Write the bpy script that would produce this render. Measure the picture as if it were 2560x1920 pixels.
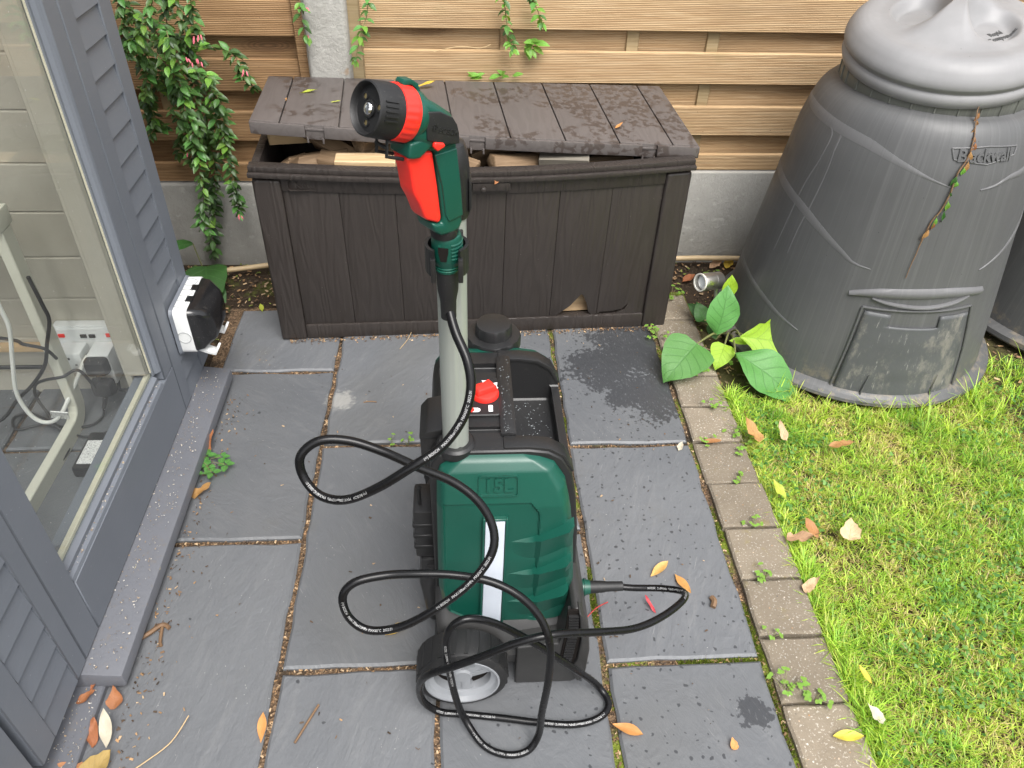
import bpy, bmesh, math, random
import numpy as np
from mathutils import Vector, Matrix
random.seed(7); RNG = np.random.default_rng(11)
for o in list(bpy.data.objects): bpy.data.objects.remove(o)
SC = bpy.context.scene; COL = SC.collection; PI = math.pi

# ------------------------------------------------------------------ camera
CAM = Vector((0, 0, 1.345))
cam = bpy.data.cameras.new('camera'); cam.sensor_fit = 'HORIZONTAL'; cam.sensor_width = 36
cam.lens = 36*1949/2560; cam.clip_start = .01; cam.clip_end = 300
camo = bpy.data.objects.new('camera', cam); COL.objects.link(camo); SC.camera = camo
_Y = Vector((1135-1280, -650-960, 1949)).normalized()
_D = Vector((1195-1280, 3330-960, 1949)); _D = (_D - _D.dot(_Y)*_Y).normalized()
_X = _D.cross(_Y)
if _X[0] < 0: _X = -_X
_R = Matrix((_X, _Y, -_D))
camo.matrix_world = Matrix.Translation(CAM) @ Matrix((
    (_R[0][0], -_R[0][1], -_R[0][2]), (_R[1][0], -_R[1][1], -_R[1][2]), (_R[2][0], -_R[2][1], -_R[2][2]))).to_4x4()

# ------------------------------------------------------------------ sky, sun, exposure
SUN_EL, SUN_AZ = math.radians(60), math.radians(160)      # high, from behind and right of the viewer, through thin cloud
w = bpy.data.worlds.new('World'); SC.world = w; w.use_nodes = True
wn = w.node_tree; wn.nodes.clear()
sky = wn.nodes.new('ShaderNodeTexSky'); sky.sky_type = 'NISHITA'; sky.sun_disc = False
sky.sun_elevation = SUN_EL; sky.sun_rotation = SUN_AZ; sky.dust_density = 4.0; sky.air_density = 1.0; sky.ozone_density = 1.0
hs = wn.nodes.new('ShaderNodeHueSaturation'); hs.inputs['Saturation'].default_value = .22
bg = wn.nodes.new('ShaderNodeBackground'); bg.inputs['Strength'].default_value = .12
wo = wn.nodes.new('ShaderNodeOutputWorld')
wn.links.new(sky.outputs[0], hs.inputs['Color']); wn.links.new(hs.outputs[0], bg.inputs[0]); wn.links.new(bg.outputs[0], wo.inputs[0])
sl = bpy.data.lights.new('sun', 'SUN'); sl.energy = 1.5; sl.angle = math.radians(38); sl.color = (1, .97, .93)
so = bpy.data.objects.new('sun', sl); COL.objects.link(so)
sd = Vector((math.sin(SUN_AZ)*math.cos(SUN_EL), math.cos(SUN_AZ)*math.cos(SUN_EL), math.sin(SUN_EL)))
so.rotation_euler = sd.to_track_quat('Z', 'Y').to_euler(); so.location = sd*20
SC.view_settings.view_transform = 'Standard'; SC.view_settings.look = 'None'
SC.view_settings.exposure = 1.38; SC.view_settings.gamma = 1; SC.view_settings.use_curve_mapping = False
SC.render.engine = 'CYCLES'
SC.cycles.max_bounces = 8; SC.cycles.transparent_max_bounces = 10

# ------------------------------------------------------------------ object helpers
def tag(o, label=None, cat=None, group=None, kind=None):
    if label: o['label'] = label
    if cat: o['category'] = cat
    if group: o['group'] = group
    if kind: o['kind'] = kind
    return o
def thing(name, label, cat, loc=(0,0,0), group=None):
    o = bpy.data.objects.new(name, None); o.empty_display_size = .05
    COL.objects.link(o); o.location = loc
    return tag(o, label, cat, group)
def wloc(p):
    v = Vector((0,0,0))
    while p: v += p.location; p = p.parent
    return v
def link(name, me, parent=None, loc=None, rot=None, mat=None):
    o = bpy.data.objects.new(name, me); COL.objects.link(o)
    if parent: o.parent = parent
    if mat is not None and not me.materials: me.materials.append(mat)
    if loc is not None: o.location = loc
    if rot is not None: o.rotation_euler = rot
    return o
def shade(me, ang=40):
    me.polygons.foreach_set('use_smooth', [True]*len(me.polygons)); me.set_sharp_from_angle(angle=math.radians(ang))

class MB:
    def __init__(s): s.v = []; s.f = []; s.uv = None
    def add(s, v, f):
        n = len(s.v); s.v += [tuple(p) for p in v]; s.f += [tuple(i+n for i in q) for q in f]; return s
    def box(s, x0, x1, y0, y1, z0, z1):
        return s.add([(x0,y0,z0),(x1,y0,z0),(x1,y1,z0),(x0,y1,z0),(x0,y0,z1),(x1,y0,z1),(x1,y1,z1),(x0,y1,z1)],
                     [(3,2,1,0),(4,5,6,7),(0,1,5,4),(1,2,6,5),(2,3,7,6),(3,0,4,7)])
    def gridbox(s, x0, x1, y0, y1, z0, z1, nx=1, nz=1):
        for i in range(nx):
            for k in range(nz): pass
        vs = []; fs = []
        X = [x0+(x1-x0)*i/nx for i in range(nx+1)]
        for x in X: vs += [(x,y0,z0),(x,y1,z0),(x,y1,z1),(x,y0,z1)]
        for i in range(nx):
            a = 4*i; b = a+4
            fs += [(a,b,b+1,a+1)[::-1],(a+1,b+1,b+2,a+2)[::-1],(a+2,b+2,b+3,a+3)[::-1],(a+3,b+3,b,a)[::-1]]
        fs += [(0,1,2,3)[::-1], tuple(4*nx+j for j in (0,1,2,3))]
        return s.add(vs, fs)
    def prism(s, pts, a0, a1, axis='y'):
        n = len(pts)
        def P(u, w, a):
            return (u, a, w) if axis == 'y' else ((a, u, w) if axis == 'x' else (u, w, a))
        vs = [P(u, w, a0) for u, w in pts] + [P(u, w, a1) for u, w in pts]
        fs = [(i, (i+1) % n, n+(i+1) % n, n+i) for i in range(n)] + [tuple(range(n))[::-1], tuple(range(n, 2*n))]
        return s.add(vs, fs)
    def loft(s, rings, caps=True, closed=True):
        n = len(rings[0]); vs = [p for r in rings for p in r]; fs = []
        for i in range(len(rings)-1):
            for j in range(n if closed else n-1):
                k = (j+1) % n
                fs.append((i*n+j, i*n+k, (i+1)*n+k, (i+1)*n+j))
        if caps: fs += [tuple(range(n))[::-1], tuple((len(rings)-1)*n+j for j in range(n))]
        return s.add(vs, fs)
    def lathe(s, prof, c, axis=(0,0,1), n=40, caps=True):
        A = Vector(axis).normalized(); B = A.orthogonal().normalized()
        if abs(A.z) > .99: B = Vector((1,0,0))
        Cc = A.cross(B); c = Vector(c)
        rings = [[c + A*t + (B*math.cos(2*PI*j/n) + Cc*math.sin(2*PI*j/n))*r for j in range(n)] for r, t in prof]
        return s.loft(rings, caps)
    def tube(s, pts, r, n=8, caps=True):
        pts = [Vector(p) for p in pts]; m = len(pts)
        rs = r if isinstance(r, (list, tuple)) else [r]*m
        T = [(pts[min(i+1, m-1)]-pts[max(i-1, 0)]).normalized() for i in range(m)]
        U = T[0].orthogonal().normalized(); rings = []
        for i in range(m):
            U = (U - T[i]*U.dot(T[i])).normalized(); V = T[i].cross(U)
            rings.append([pts[i] + (U*math.cos(2*PI*j/n)+V*math.sin(2*PI*j/n))*rs[i] for j in range(n)])
        return s.loft(rings, caps)
    def mesh(s, name, bevel=0, seg=2, ang=30, off=(0,0,0), smooth=None, recalc=True):
        bm = bmesh.new(); ox, oy, oz = off
        vs = [bm.verts.new((x-ox, y-oy, z-oz)) for x, y, z in s.v]
        for f in s.f:
            try: bm.faces.new([vs[i] for i in f])
            except ValueError: pass
        if recalc: bmesh.ops.recalc_face_normals(bm, faces=bm.faces)
        if bevel:
            es = [e for e in bm.edges if len(e.link_faces) == 2 and e.calc_face_angle(0) > math.radians(ang)]
            bmesh.ops.bevel(bm, geom=es, offset=bevel, segments=seg, affect='EDGES', clamp_overlap=True, profile=.6)
        me = bpy.data.meshes.new(name); bm.to_mesh(me); bm.free()
        if smooth or (smooth is None and (bevel)): shade(me, smooth if isinstance(smooth, (int, float)) and smooth > 1 else 40)
        return me
    def build(s, name, mat, parent=None, bevel=0, seg=2, ang=30, smooth=None, local=False, origin=None, recalc=True):
        off = (0,0,0)
        if origin is not None: off = origin
        elif parent is not None and not local: off = wloc(parent)
        me = s.mesh(name, bevel, seg, ang, off, smooth, recalc)
        return link(name, me, parent, origin if (origin is not None and parent is None) else None, None, mat)

def rrect(x0, x1, y0, y1, r, n=4):
    pts = []
    for cx, cy, a in ((x1-r, y1-r, 0), (x0+r, y1-r, 90), (x0+r, y0+r, 180), (x1-r, y0+r, 270)):
        for i in range(n+1):
            t = math.radians(a+90*i/n); pts.append((cx+r*math.cos(t), cy+r*math.sin(t)))
    return pts
def spline(P, per=6):
    P = [Vector(p) for p in P]; out = []
    for i in range(len(P)-1):
        a, b, c, d = P[max(i-1,0)], P[i], P[i+1], P[min(i+2, len(P)-1)]
        for k in range(per):
            t = k/per
            out.append(.5*((2*b)+(c-a)*t+(2*a-5*b+4*c-d)*t*t+(3*b-a-3*c+d)*t**3))
    return out+[P[-1]]
def text_mesh(body, size, extrude=0.0, bold=0.0, space=1.0):
    cu = bpy.data.curves.new('letters', 'FONT'); cu.body = body; cu.size = size; cu.extrude = extrude
    cu.align_x = 'CENTER'; cu.align_y = 'CENTER'; cu.offset = bold; cu.space_character = space; cu.resolution_u = 3
    o = bpy.data.objects.new('letters', cu); COL.objects.link(o)
    dg = bpy.context.evaluated_depsgraph_get(); dg.update()
    me = bpy.data.meshes.new_from_object(o.evaluated_get(dg)); bpy.data.objects.remove(o); me.materials.clear()
    return me
def boolean(me, cutters):
    a = bpy.data.objects.new('tmp', me); COL.objects.link(a); tmp = []
    for c in cutters:
        b = bpy.data.objects.new('tmpc', c); COL.objects.link(b); tmp.append(b)
        m = a.modifiers.new('b', 'BOOLEAN'); m.object = b; m.operation = 'DIFFERENCE'; m.solver = 'EXACT'
    dg = bpy.context.evaluated_depsgraph_get(); dg.update()
    r = bpy.data.meshes.new_from_object(a.evaluated_get(dg))
    for o in tmp+[a]: bpy.data.objects.remove(o)
    return r
def mesh_arrays(name, V, F, tint=None):
    """V (n,3), F list of index arrays (m,k) -> mesh; tint (n,3) as point colour attribute."""
    me = bpy.data.meshes.new(name); me.vertices.add(len(V)); me.vertices.foreach_set('co', np.asarray(V, np.float32).ravel())
    loops = np.concatenate([f.ravel() for f in F]); sizes = np.concatenate([np.full(len(f), f.shape[1]) for f in F])
    starts = np.concatenate([[0], np.cumsum(sizes)[:-1]])
    me.loops.add(len(loops)); me.loops.foreach_set('vertex_index', loops.astype(np.int32))
    me.polygons.add(len(sizes)); me.polygons.foreach_set('loop_start', starts.astype(np.int32))
    me.update(calc_edges=True); me.validate()
    if tint is not None:
        at = me.color_attributes.new('tint', 'FLOAT_COLOR', 'POINT')
        at.data.foreach_set('color', np.concatenate([tint, np.ones((len(tint),1))], 1).astype(np.float32).ravel())
    return me

# ------------------------------------------------------------------ material helpers
class NT:
    def __init__(s, name, rough=.5, spec=.5, metal=0):
        s.m = bpy.data.materials.new(name); s.m.use_nodes = True; s.t = s.m.node_tree
        s.b = s.t.nodes['Principled BSDF']; s.out = s.t.nodes['Material Output']
        s.b.inputs['Roughness'].default_value = rough; s.b.inputs['Specular IOR Level'].default_value = spec
        s.b.inputs['Metallic'].default_value = metal
    def n(s, t, **kw):
        x = s.t.nodes.new('ShaderNode'+t)
        for k, v in kw.items(): setattr(x, k, v)
        return x
    def L(s, a, b): s.t.links.new(a, b)
    def setin(s, sock, v):
        if hasattr(v, 'is_linked') or isinstance(v, bpy.types.NodeSocket): s.L(v, sock)
        elif v is not None: sock.default_value = v
    def obj(s): return s.n('TexCoord').outputs['Object']
    def uv(s): return s.n('TexCoord').outputs['UV']
    def pos(s): return s.n('NewGeometry').outputs['Position']
    def rand(s): return s.n('ObjectInfo').outputs['Random']
    def attr(s, name): return s.n('Attribute', attribute_name=name).outputs['Color']
    def mapv(s, vec, scale=(1,1,1), loc=(0,0,0), rot=(0,0,0)):
        x = s.n('Mapping'); s.setin(x.inputs['Vector'], vec); x.inputs['Scale'].default_value = scale
        s.setin(x.inputs['Location'], loc); x.inputs['Rotation'].default_value = rot; return x.outputs[0]
    def shifted(s, vec, k=37.0):
        c = s.n('CombineXYZ'); m = s.math('MULTIPLY', s.rand(), k)
        for i in range(3): s.L(m, c.inputs[i])
        a = s.n('VectorMath', operation='ADD'); s.L(vec, a.inputs[0]); s.L(c.outputs[0], a.inputs[1]); return a.outputs[0]
    def noise(s, vec, scale, detail=4, rough=.55, dist=0):
        x = s.n('TexNoise'); s.setin(x.inputs['Vector'], vec); x.inputs['Scale'].default_value = scale
        x.inputs['Detail'].default_value = detail; x.inputs['Roughness'].default_value = rough; x.inputs['Distortion'].default_value = dist
        return x.outputs['Fac']
    def voro(s, vec, scale, feature='F1', out='Distance', rnd=1):
        x = s.n('TexVoronoi', feature=feature); s.setin(x.inputs['Vector'], vec); x.inputs['Scale'].default_value = scale
        x.inputs['Randomness'].default_value = rnd; return x.outputs[out]
    def wave(s, vec, scale, dist=0, detail=2, dscale=1, dirn='X', typ='BANDS'):
        x = s.n('TexWave', wave_type=typ)
        if typ == 'BANDS': x.bands_direction = dirn
        else: x.rings_direction = dirn
        s.setin(x.inputs['Vector'], vec); x.inputs['Scale'].default_value = scale; x.inputs['Distortion'].default_value = dist
        x.inputs['Detail'].default_value = detail; x.inputs['Detail Scale'].default_value = dscale; return x.outputs['Fac']
    def math(s, op, a, b=None, c=None, clamp=False):
        x = s.n('Math', operation=op); x.use_clamp = clamp; s.setin(x.inputs[0], a); s.setin(x.inputs[1], b)
        if c is not None: s.setin(x.inputs[2], c)
        return x.outputs[0]
    def step(s, v, lo, hi):
        x = s.n('MapRange', interpolation_type='SMOOTHSTEP'); s.setin(x.inputs[0], v); x.inputs[1].default_value = lo; x.inputs[2].default_value = hi
        x.inputs[3].default_value = 0; x.inputs[4].default_value = 1; return x.outputs[0]
    def ramp(s, f, stops):
        x = s.n('ValToRGB'); s.setin(x.inputs[0], f); e = x.color_ramp.elements
        while len(e) < len(stops): e.new(.5)
        for el, (p, c) in zip(e, stops): el.position = p; el.color = (*c, 1)
        return x.outputs[0]
    def mix(s, f, a, b, mode='MIX'):
        x = s.n('Mix', data_type='RGBA', blend_type=mode); s.setin(x.inputs[0], f)
        for i, v in ((6, a), (7, b)):
            if isinstance(v, tuple): x.inputs[i].default_value = (*v, 1)
            else: s.L(v, x.inputs[i])
        return x.outputs[2]
    def hsv(s, col, h=.5, sat=1, val=1):
        x = s.n('HueSaturation'); s.setin(x.inputs['Hue'], h); s.setin(x.inputs['Saturation'], sat); s.setin(x.inputs['Value'], val)
        if isinstance(col, tuple): x.inputs['Color'].default_value = (*col, 1)
        else: s.L(col, x.inputs['Color'])
        return x.outputs[0]
    def sep(s, vec):
        x = s.n('SeparateXYZ'); s.L(vec, x.inputs[0]); return x.outputs
    def bump(s, h, strength=.3, dist=.002, normal=None):
        x = s.n('Bump'); s.L(h, x.inputs['Height']); x.inputs['Strength'].default_value = strength; x.inputs['Distance'].default_value = dist
        if normal is not None: s.L(normal, x.inputs['Normal'])
        s.L(x.outputs[0], s.b.inputs['Normal']); return x.outputs[0]
    def color(s, c): s.setin(s.b.inputs['Base Color'], (*c, 1) if isinstance(c, tuple) else c)
    def rough(s, r): s.setin(s.b.inputs['Roughness'], r)
M = {}

def plastic(name, col, rough=.42, grain=260, gs=.12, dirt=.0, spec=.5, var=.12):
    k = NT(name, rough, spec); p = k.obj()
    c = k.mix(k.noise(p, 14, 5), tuple(x*(1-var) for x in col), tuple(min(1, x*(1+var)) for x in col))
    if dirt:
        d = k.step(k.noise(p, 55, 6, .7), .58, .75); c = k.mix(k.math('MULTIPLY', d, dirt), c, (.22,.2,.17))
        sp = k.step(k.voro(p, 190), .14, .08); c = k.mix(k.math('MULTIPLY', sp, dirt*1.5, clamp=True), c, (.4,.38,.35))
    k.color(c); k.rough(k.math('MULTIPLY_ADD', k.noise(p, 30, 4), .18, rough-.09))
    k.bump(k.noise(p, grain, 3), gs, .0006)
    M[name] = k.m; return k.m
plastic('black_plastic', (.013,.013,.0135), .40, 600, .16, .05)
plastic('matte_black', (.009,.009,.0095), .55, 700, .2, .05)
plastic('green_plastic', (.004,.060,.041), .36, 500, .1, .03)
plastic('dark_green_plastic', (.004,.075,.05), .4, 500, .1)
plastic('red_plastic', (.78,.028,.018), .38, 500, .06)
plastic('strip_plastic', (.50,.54,.60), .35, 400, .05)
plastic('white_plastic', (.66,.67,.66), .42, 300, .05, .35)
plastic('cream_plastic', (.62,.60,.54), .45, 300, .05, .1)
plastic('rubber', (.0050,.0050,.0055), .27, 900, .06, .02, .28)
plastic('grey_plastic', (.026,.0255,.025), .45, 600, .16, .08)
plastic('tyre_rubber', (.011,.011,.0115), .55, 400, .2, .1)
plastic('cable_black', (.012,.012,.013), .45)
plastic('cable_white', (.60,.60,.56), .5)
plastic('glossy_black', (.012,.012,.013), .18, 300, .03, .10)
plastic('hose_print', (.36,.36,.36), .5)
plastic('knockout_line', (.36,.37,.37), .5)
plastic('ink_white', (.72,.72,.72), .5)
plastic('rim_silver', (.24,.25,.265), .36, 500, .05, .05)
k = NT('pole_metal', .42, .5, .35); p = k.obj()
k.color(k.mix(k.noise(k.mapv(p, (60,60,2)), 4, 4), (.32,.345,.315), (.40,.425,.385))); k.bump(k.noise(p, 900, 2), .08, .0004); M['pole_metal'] = k.m
k = NT('steel', .28, .5, .95); p = k.obj()
k.color(k.mix(k.noise(k.mapv(p, (300,300,6)), 3, 3), (.42,.40,.37), (.60,.58,.55))); k.rough(k.math('MULTIPLY_ADD', k.noise(p, 60), .2, .2)); M['steel'] = k.m
k = NT('chrome', .08, .5, 1); k.color((.8,.8,.8)); M['chrome'] = k.m
k = NT('brass', .3, .5, 1); k.color((.55,.42,.2)); M['brass'] = k.m
k = NT('cream_metal', .4); p = k.obj(); k.color(k.mix(k.noise(p, 20, 4), (.50,.49,.41), (.58,.57,.48))); M['cream_metal'] = k.m
k = NT('lamp_glass', .05, .8); k.color((.75,.78,.78)); M['lamp_glass'] = k.m

# slate paving: riven grain, dried rain drops, wet patches
k = NT('slate', .5, .5); P = k.pos(); vr = k.n('VectorRotate', rotation_type='Z_AXIS'); k.L(k.shifted(P), vr.inputs['Vector']); k.L(k.math('MULTIPLY', k.rand(), 2.6), vr.inputs['Angle']); Q = vr.outputs[0]
st = k.noise(k.mapv(Q, (3,14,1), rot=(0,0,.55)), 3, 7, .65, .6)
c = k.ramp(k.noise(Q, 2.2, 7, .62, .5), [(.28, (.094,.099,.107)), (.55, (.112,.117,.124)), (.78, (.130,.134,.140))])
c = k.mix(k.math('MULTIPLY', k.step(st, .50, .75), .55), c, (.145,.148,.152)); c = k.mix(k.math('MULTIPLY', k.step(k.noise(Q, 4.5, 6, .7), .58, .74), .35), c, (.105,.098,.078))
sc = k.step(k.noise(k.mapv(Q, (4,60,1), rot=(0,0,-.5)), 5, 3), .70, .74); c = k.mix(k.math('MULTIPLY', sc, .45), c, (.26,.26,.26))
spk = k.step(k.voro(Q, 85), .085, .05); c = k.mix(k.math('MULTIPLY', spk, k.step(k.noise(Q, 9), .5, .62)), c, (.38,.37,.35))
c = k.hsv(c, .5, 1, k.math('MULTIPLY_ADD', k.rand(), .30, .84))
c = k.mix(k.math('MULTIPLY', k.step(k.noise(Q, 1.6, 3, .5), .55, .75), .35), c, (.085,.083,.075))
xs = k.sep(P)
warp = k.n('VectorMath', operation='MULTIPLY_ADD'); nz = k.n('TexNoise'); k.L(P, nz.inputs['Vector']); nz.inputs['Scale'].default_value = 70
k.L(nz.outputs['Color'], warp.inputs[0]); warp.inputs[1].default_value = (.012,.012,0); k.L(P, warp.inputs[2])
vd = k.n('TexVoronoi'); vd.voronoi_dimensions = '2D'; k.L(warp.outputs[0], vd.inputs['Vector']); vd.inputs['Scale'].default_value = 52
dens = k.math('MULTIPLY_ADD', k.step(xs[0], -.10, .35), .34, .005)
dens = k.math('MULTIPLY', dens, k.math('MULTIPLY_ADD', k.noise(P, 5, 3), 1.6, .25))
sel = k.math('LESS_THAN', k.sep(vd.outputs['Color'])[0], dens)
rad = k.math('MULTIPLY_ADD', k.sep(vd.outputs['Color'])[1], .10, .075)
drop = k.math('MULTIPLY', k.step(k.math('SUBTRACT', vd.outputs['Distance'], rad), .02, -.02), sel)
def blob(k, P, cx, cy, r):
    d = k.n('VectorMath', operation='DISTANCE'); k.L(P, d.inputs[0]); d.inputs[1].default_value = (cx, cy, 0)
    return k.math('SUBTRACT', 1, k.math('DIVIDE', d.outputs['Value'], r), clamp=True)
wet = None
for cx, cy, r in ((.50,1.77,.20),(.40,1.70,.15),(.52,1.58,.15),(.56,1.86,.2),(.515,.685,.042),(.43,1.57,.07)):
    b = blob(k, P, cx, cy, r); wet = b if wet is None else k.math('MAXIMUM', wet, b)
wn_ = k.math('ADD', wet, k.math('ADD', k.math('MULTIPLY_ADD', k.noise(P, 75, 5, .6), 1.9, -1.0), k.math('MULTIPLY_ADD', k.noise(P, 17, 3), 1.0, -.5)))
wet = k.math('MULTIPLY', k.step(wn_, .22, .27), k.step(wet, 0, .05))
wet = k.math('MULTIPLY', wet, k.math('SUBTRACT', 1, k.math('MULTIPLY', k.step(k.noise(k.mapv(P, (190,60,1)), 1, 2), .62, .68), .8)))
wm = k.math('MAXIMUM', drop, wet)
c = k.mix(k.math('MULTIPLY', wm, .74), c, (.024,.025,.028))
# lime splash left by the joint
l = k.math('ADD', blob(k, P, -.325, 1.57, .075), k.math('MULTIPLY_ADD', k.noise(P, 60, 5, .7), 1.0, -.5)); c = k.mix(k.math('MULTIPLY', k.step(l, .40, .70), .5), c, (.36,.35,.32))
k.color(c); k.rough(k.math('MULTIPLY_ADD', wm, -.22, .50))
hgt = k.math('ADD', k.math('MULTIPLY', st, .6), k.math('MULTIPLY', k.noise(Q, 26, 6, .6, 1.2), .55))
hgt = k.math('ADD', hgt, k.math('MULTIPLY', k.noise(k.mapv(Q, (7,17,1), rot=(0,0,.9)), 1, 6, .62, 2.0), 1.0)); k.bump(hgt, .42, .006); M['slate'] = k.m

k = NT('joint_grit', .95, .2); P = k.pos()
v = k.voro(P, 230, out='Color'); c = k.mix(k.sep(v)[0], (.05,.032,.02), (.21,.14,.085)); c = k.mix(k.step(k.noise(P, 9, 3), .5, .7), c, (.035,.028,.02))
ms = k.math('MULTIPLY', k.step(k.noise(P, 7, 4), .46, .6), k.step(k.sep(P)[0], .1, .25)); c = k.mix(ms, c, k.mix(k.noise(P, 300), (.06,.09,.012), (.2,.24,.03)))
k.color(c); k.bump(k.voro(P, 230), .9, .004); M['joint_grit'] = k.m

k = NT('soil', .95, .2); P = k.pos()
c = k.mix(k.noise(P, 40, 8, .7), (.018,.013,.009), (.075,.052,.034)); c = k.mix(k.step(k.voro(P, 70, out='Distance'), .2, .1), c, (.13,.09,.055))
c = k.mix(k.math('MULTIPLY', k.step(k.noise(P, 12, 5), .55, .66), k.step(k.sep(P)[0], -.4, -.5)), c, (.07,.075,.02)); k.color(c)
k.bump(k.noise(P, 70, 7, .7), 1, .012); M['soil'] = k.m
k = NT('lawn_soil', .95, .2); P = k.pos()
c = k.mix(k.noise(P, 30, 7, .7), (.025,.022,.010), (.085,.075,.03)); k.color(c); k.bump(k.noise(P, 90, 6), .8, .008); M['lawn_soil'] = k.m

k = NT('paver_concrete', .85, .3); Q = k.shifted(k.obj())
c = k.mix(k.noise(Q, 16, 7, .65), (.135,.110,.080), (.240,.202,.152))
c = k.mix(k.step(k.noise(Q, 260, 2), .60, .68), c, (.36,.33,.28)); v = k.n('TexVoronoi'); k.L(Q, v.inputs['Vector']); v.inputs['Scale'].default_value = 130
s_ = k.math('MULTIPLY', k.step(v.outputs['Distance'], .26, .18), k.math('GREATER_THAN', k.sep(v.outputs['Color'])[0], .78))
c = k.mix(s_, c, k.ramp(k.sep(v.outputs['Color'])[1], [(0, (.45,.41,.34)), (.5, (.30,.17,.08)), (.8, (.6,.58,.52)), (1, (.1,.09,.08))]))
c = k.mix(k.math('MULTIPLY', k.step(k.noise(Q, 24, 4), .6, .7), .35), c, (.20,.16,.05)); c = k.hsv(c, .5, 1, k.math('MULTIPLY_ADD', k.rand(), .3, .85))
k.color(c); k.bump(k.math('ADD', k.noise(Q, 150, 4, .7), k.math('MULTIPLY', s_, .4)), .6, .003); M['paver_concrete'] = k.m

k = NT('concrete', .85, .3); Q = k.pos()
c = k.mix(k.noise(Q, 9, 8, .7), (.26,.253,.23), (.44,.43,.40)); c = k.mix(k.step(k.noise(Q, 33, 5), .6, .72), c, (.44,.43,.40))
c = k.mix(k.step(k.voro(Q, 120), .09, .05), c, (.08,.075,.07)); c = k.mix(k.math('MULTIPLY', k.step(k.noise(Q, 15, 5), .62, .7), k.step(k.sep(Q)[2], .5, .7)), c, (.33,.22,.13))
k.color(c); k.bump(k.noise(Q, 75, 7, .7), .7, .006); M['concrete'] = k.m

def wood(name, dark, mid, light, reed=1.0, knot=(.09,.05,.025), sat=1.0, green=.25):
    k = NT(name, .72, .25); Q = k.shifted(k.obj())
    g = k.noise(k.mapv(Q, (1.6,26,34)), 3, 8, .65, .8)
    c = k.ramp(g, [(.25, dark), (.5, mid), (.75, light)])
    c = k.mix(k.math('MULTIPLY', k.step(k.noise(k.mapv(Q, (.8,1,5)), 4, 4), .5, .75), .5), c, tuple(x*.62 for x in mid))
    v = k.n('TexVoronoi'); k.L(k.mapv(Q, (2.3,9,9)), v.inputs['Vector']); v.inputs['Scale'].default_value = 1; v.inputs['Randomness'].default_value = 1
    kd = k.math('ADD', v.outputs['Distance'], k.math('MULTIPLY', k.noise(Q, 45, 3), .10))
    kn = k.math('MULTIPLY', k.step(kd, .30, .16), k.math('GREATER_THAN', k.sep(v.outputs['Color'])[0], .5))
    ring = k.wave(v.outputs['Distance'], 9, 3, 3, 2)
    c = k.mix(k.math('MULTIPLY', kn, .75), c, k.mix(ring, knot, tuple(x*2.2 for x in knot)))
    gm = k.math('MULTIPLY', k.step(k.noise(k.mapv(Q, (1.3,1,3)), 5, 5, .6), .58, .76), green); c = k.mix(gm, c, (.20,.19,.08))
    nl = k.step(k.voro(k.mapv(Q, (1,1,1)), 26), .035, .02); c = k.mix(nl, c, (.04,.03,.025))
    rd = k.math('SINE', k.math('MULTIPLY', k.sep(k.obj())[2], 2*PI/.0047)); gro = k.step(rd, -.2, -.85)
    c = k.mix(k.math('MULTIPLY', gro, .5*reed), c, tuple(x*.45 for x in dark)); c = k.hsv(c, .5, sat, k.math('MULTIPLY_ADD', k.rand(), .30, .85))
    k.color(c); k.bump(k.math('ADD', k.math('MULTIPLY', rd, .35*reed), k.math('MULTIPLY', g, .6)), .55, .0022); M[name] = k.m
wood('fence_wood', (.30,.185,.092), (.44,.30,.165), (.56,.415,.255))
wood('log_dark', (.08,.05,.028), (.15,.098,.056), (.26,.18,.11), 0, green=0)
wood('fence_wood_warm', (.19,.105,.05), (.29,.175,.085), (.39,.25,.135), green=.1)
wood('batten_wood', (.24,.17,.09), (.33,.25,.14), (.42,.33,.20), 0)
wood('log_wood', (.30,.20,.10), (.44,.31,.175), (.56,.43,.27), 0, green=0)
wood('grey_bark', (.10,.09,.075), (.18,.16,.13), (.27,.25,.21), 0, green=.2)
wood('bark', (.05,.035,.022), (.11,.075,.045), (.20,.14,.09), 0, green=.3)

# brown resin with embossed wood grain (box)
def resin(name, skylit_wet):
    k = NT(name, .45, .45); Q = k.shifted(k.obj(), 11)
    axis = (1, 0, 0)
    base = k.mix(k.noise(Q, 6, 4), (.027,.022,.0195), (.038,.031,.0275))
    if skylit_wet:
        base = k.mix(k.noise(Q, 6, 5), (.082,.071,.067), (.106,.093,.088))  # lighter lid tone paints in the sky light falling on top
        P = k.pos(); n1 = k.math('MULTIPLY', k.step(k.noise(P, 55, 3, .55), .50, .515), k.step(k.math('ADD', k.noise(P, 9, 2), k.math('MULTIPLY', k.step(k.sep(P)[0], -.1, .35), .15)), .56, .60))
        base = k.mix(k.math('MULTIPLY', n1, .75), base, (.046,.034,.029)); k.rough(k.math('MULTIPLY_ADD', n1, -.12, .5))
    sp = k.step(k.voro(Q, 75), .05, .03); base = k.mix(k.math('MULTIPLY', sp, k.step(k.noise(Q, 9), .48, .6)), base, (.42,.38,.34))
    v = k.mapv(Q, (16,16,1.7) if not skylit_wet else (16,2.2,16))
    dn = k.noise(v, 1.0, 2, .5); g = k.math('SINE', k.math('MULTIPLY_ADD', dn, 60, k.math('MULTIPLY', k.noise(v, 6, 3), 4)))
    base = k.mix(k.math('MULTIPLY', k.step(g, .2, -.9), .10 if skylit_wet else .25), base, tuple([.02,.016,.014]))
    k.color(base); k.bump(k.math('ADD', g, k.noise(Q, 300, 2)), .08 if skylit_wet else .45, .0012); M[name] = k.m
resin('brown_resin', False); resin('brown_resin_lid_skylit', True)

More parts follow.
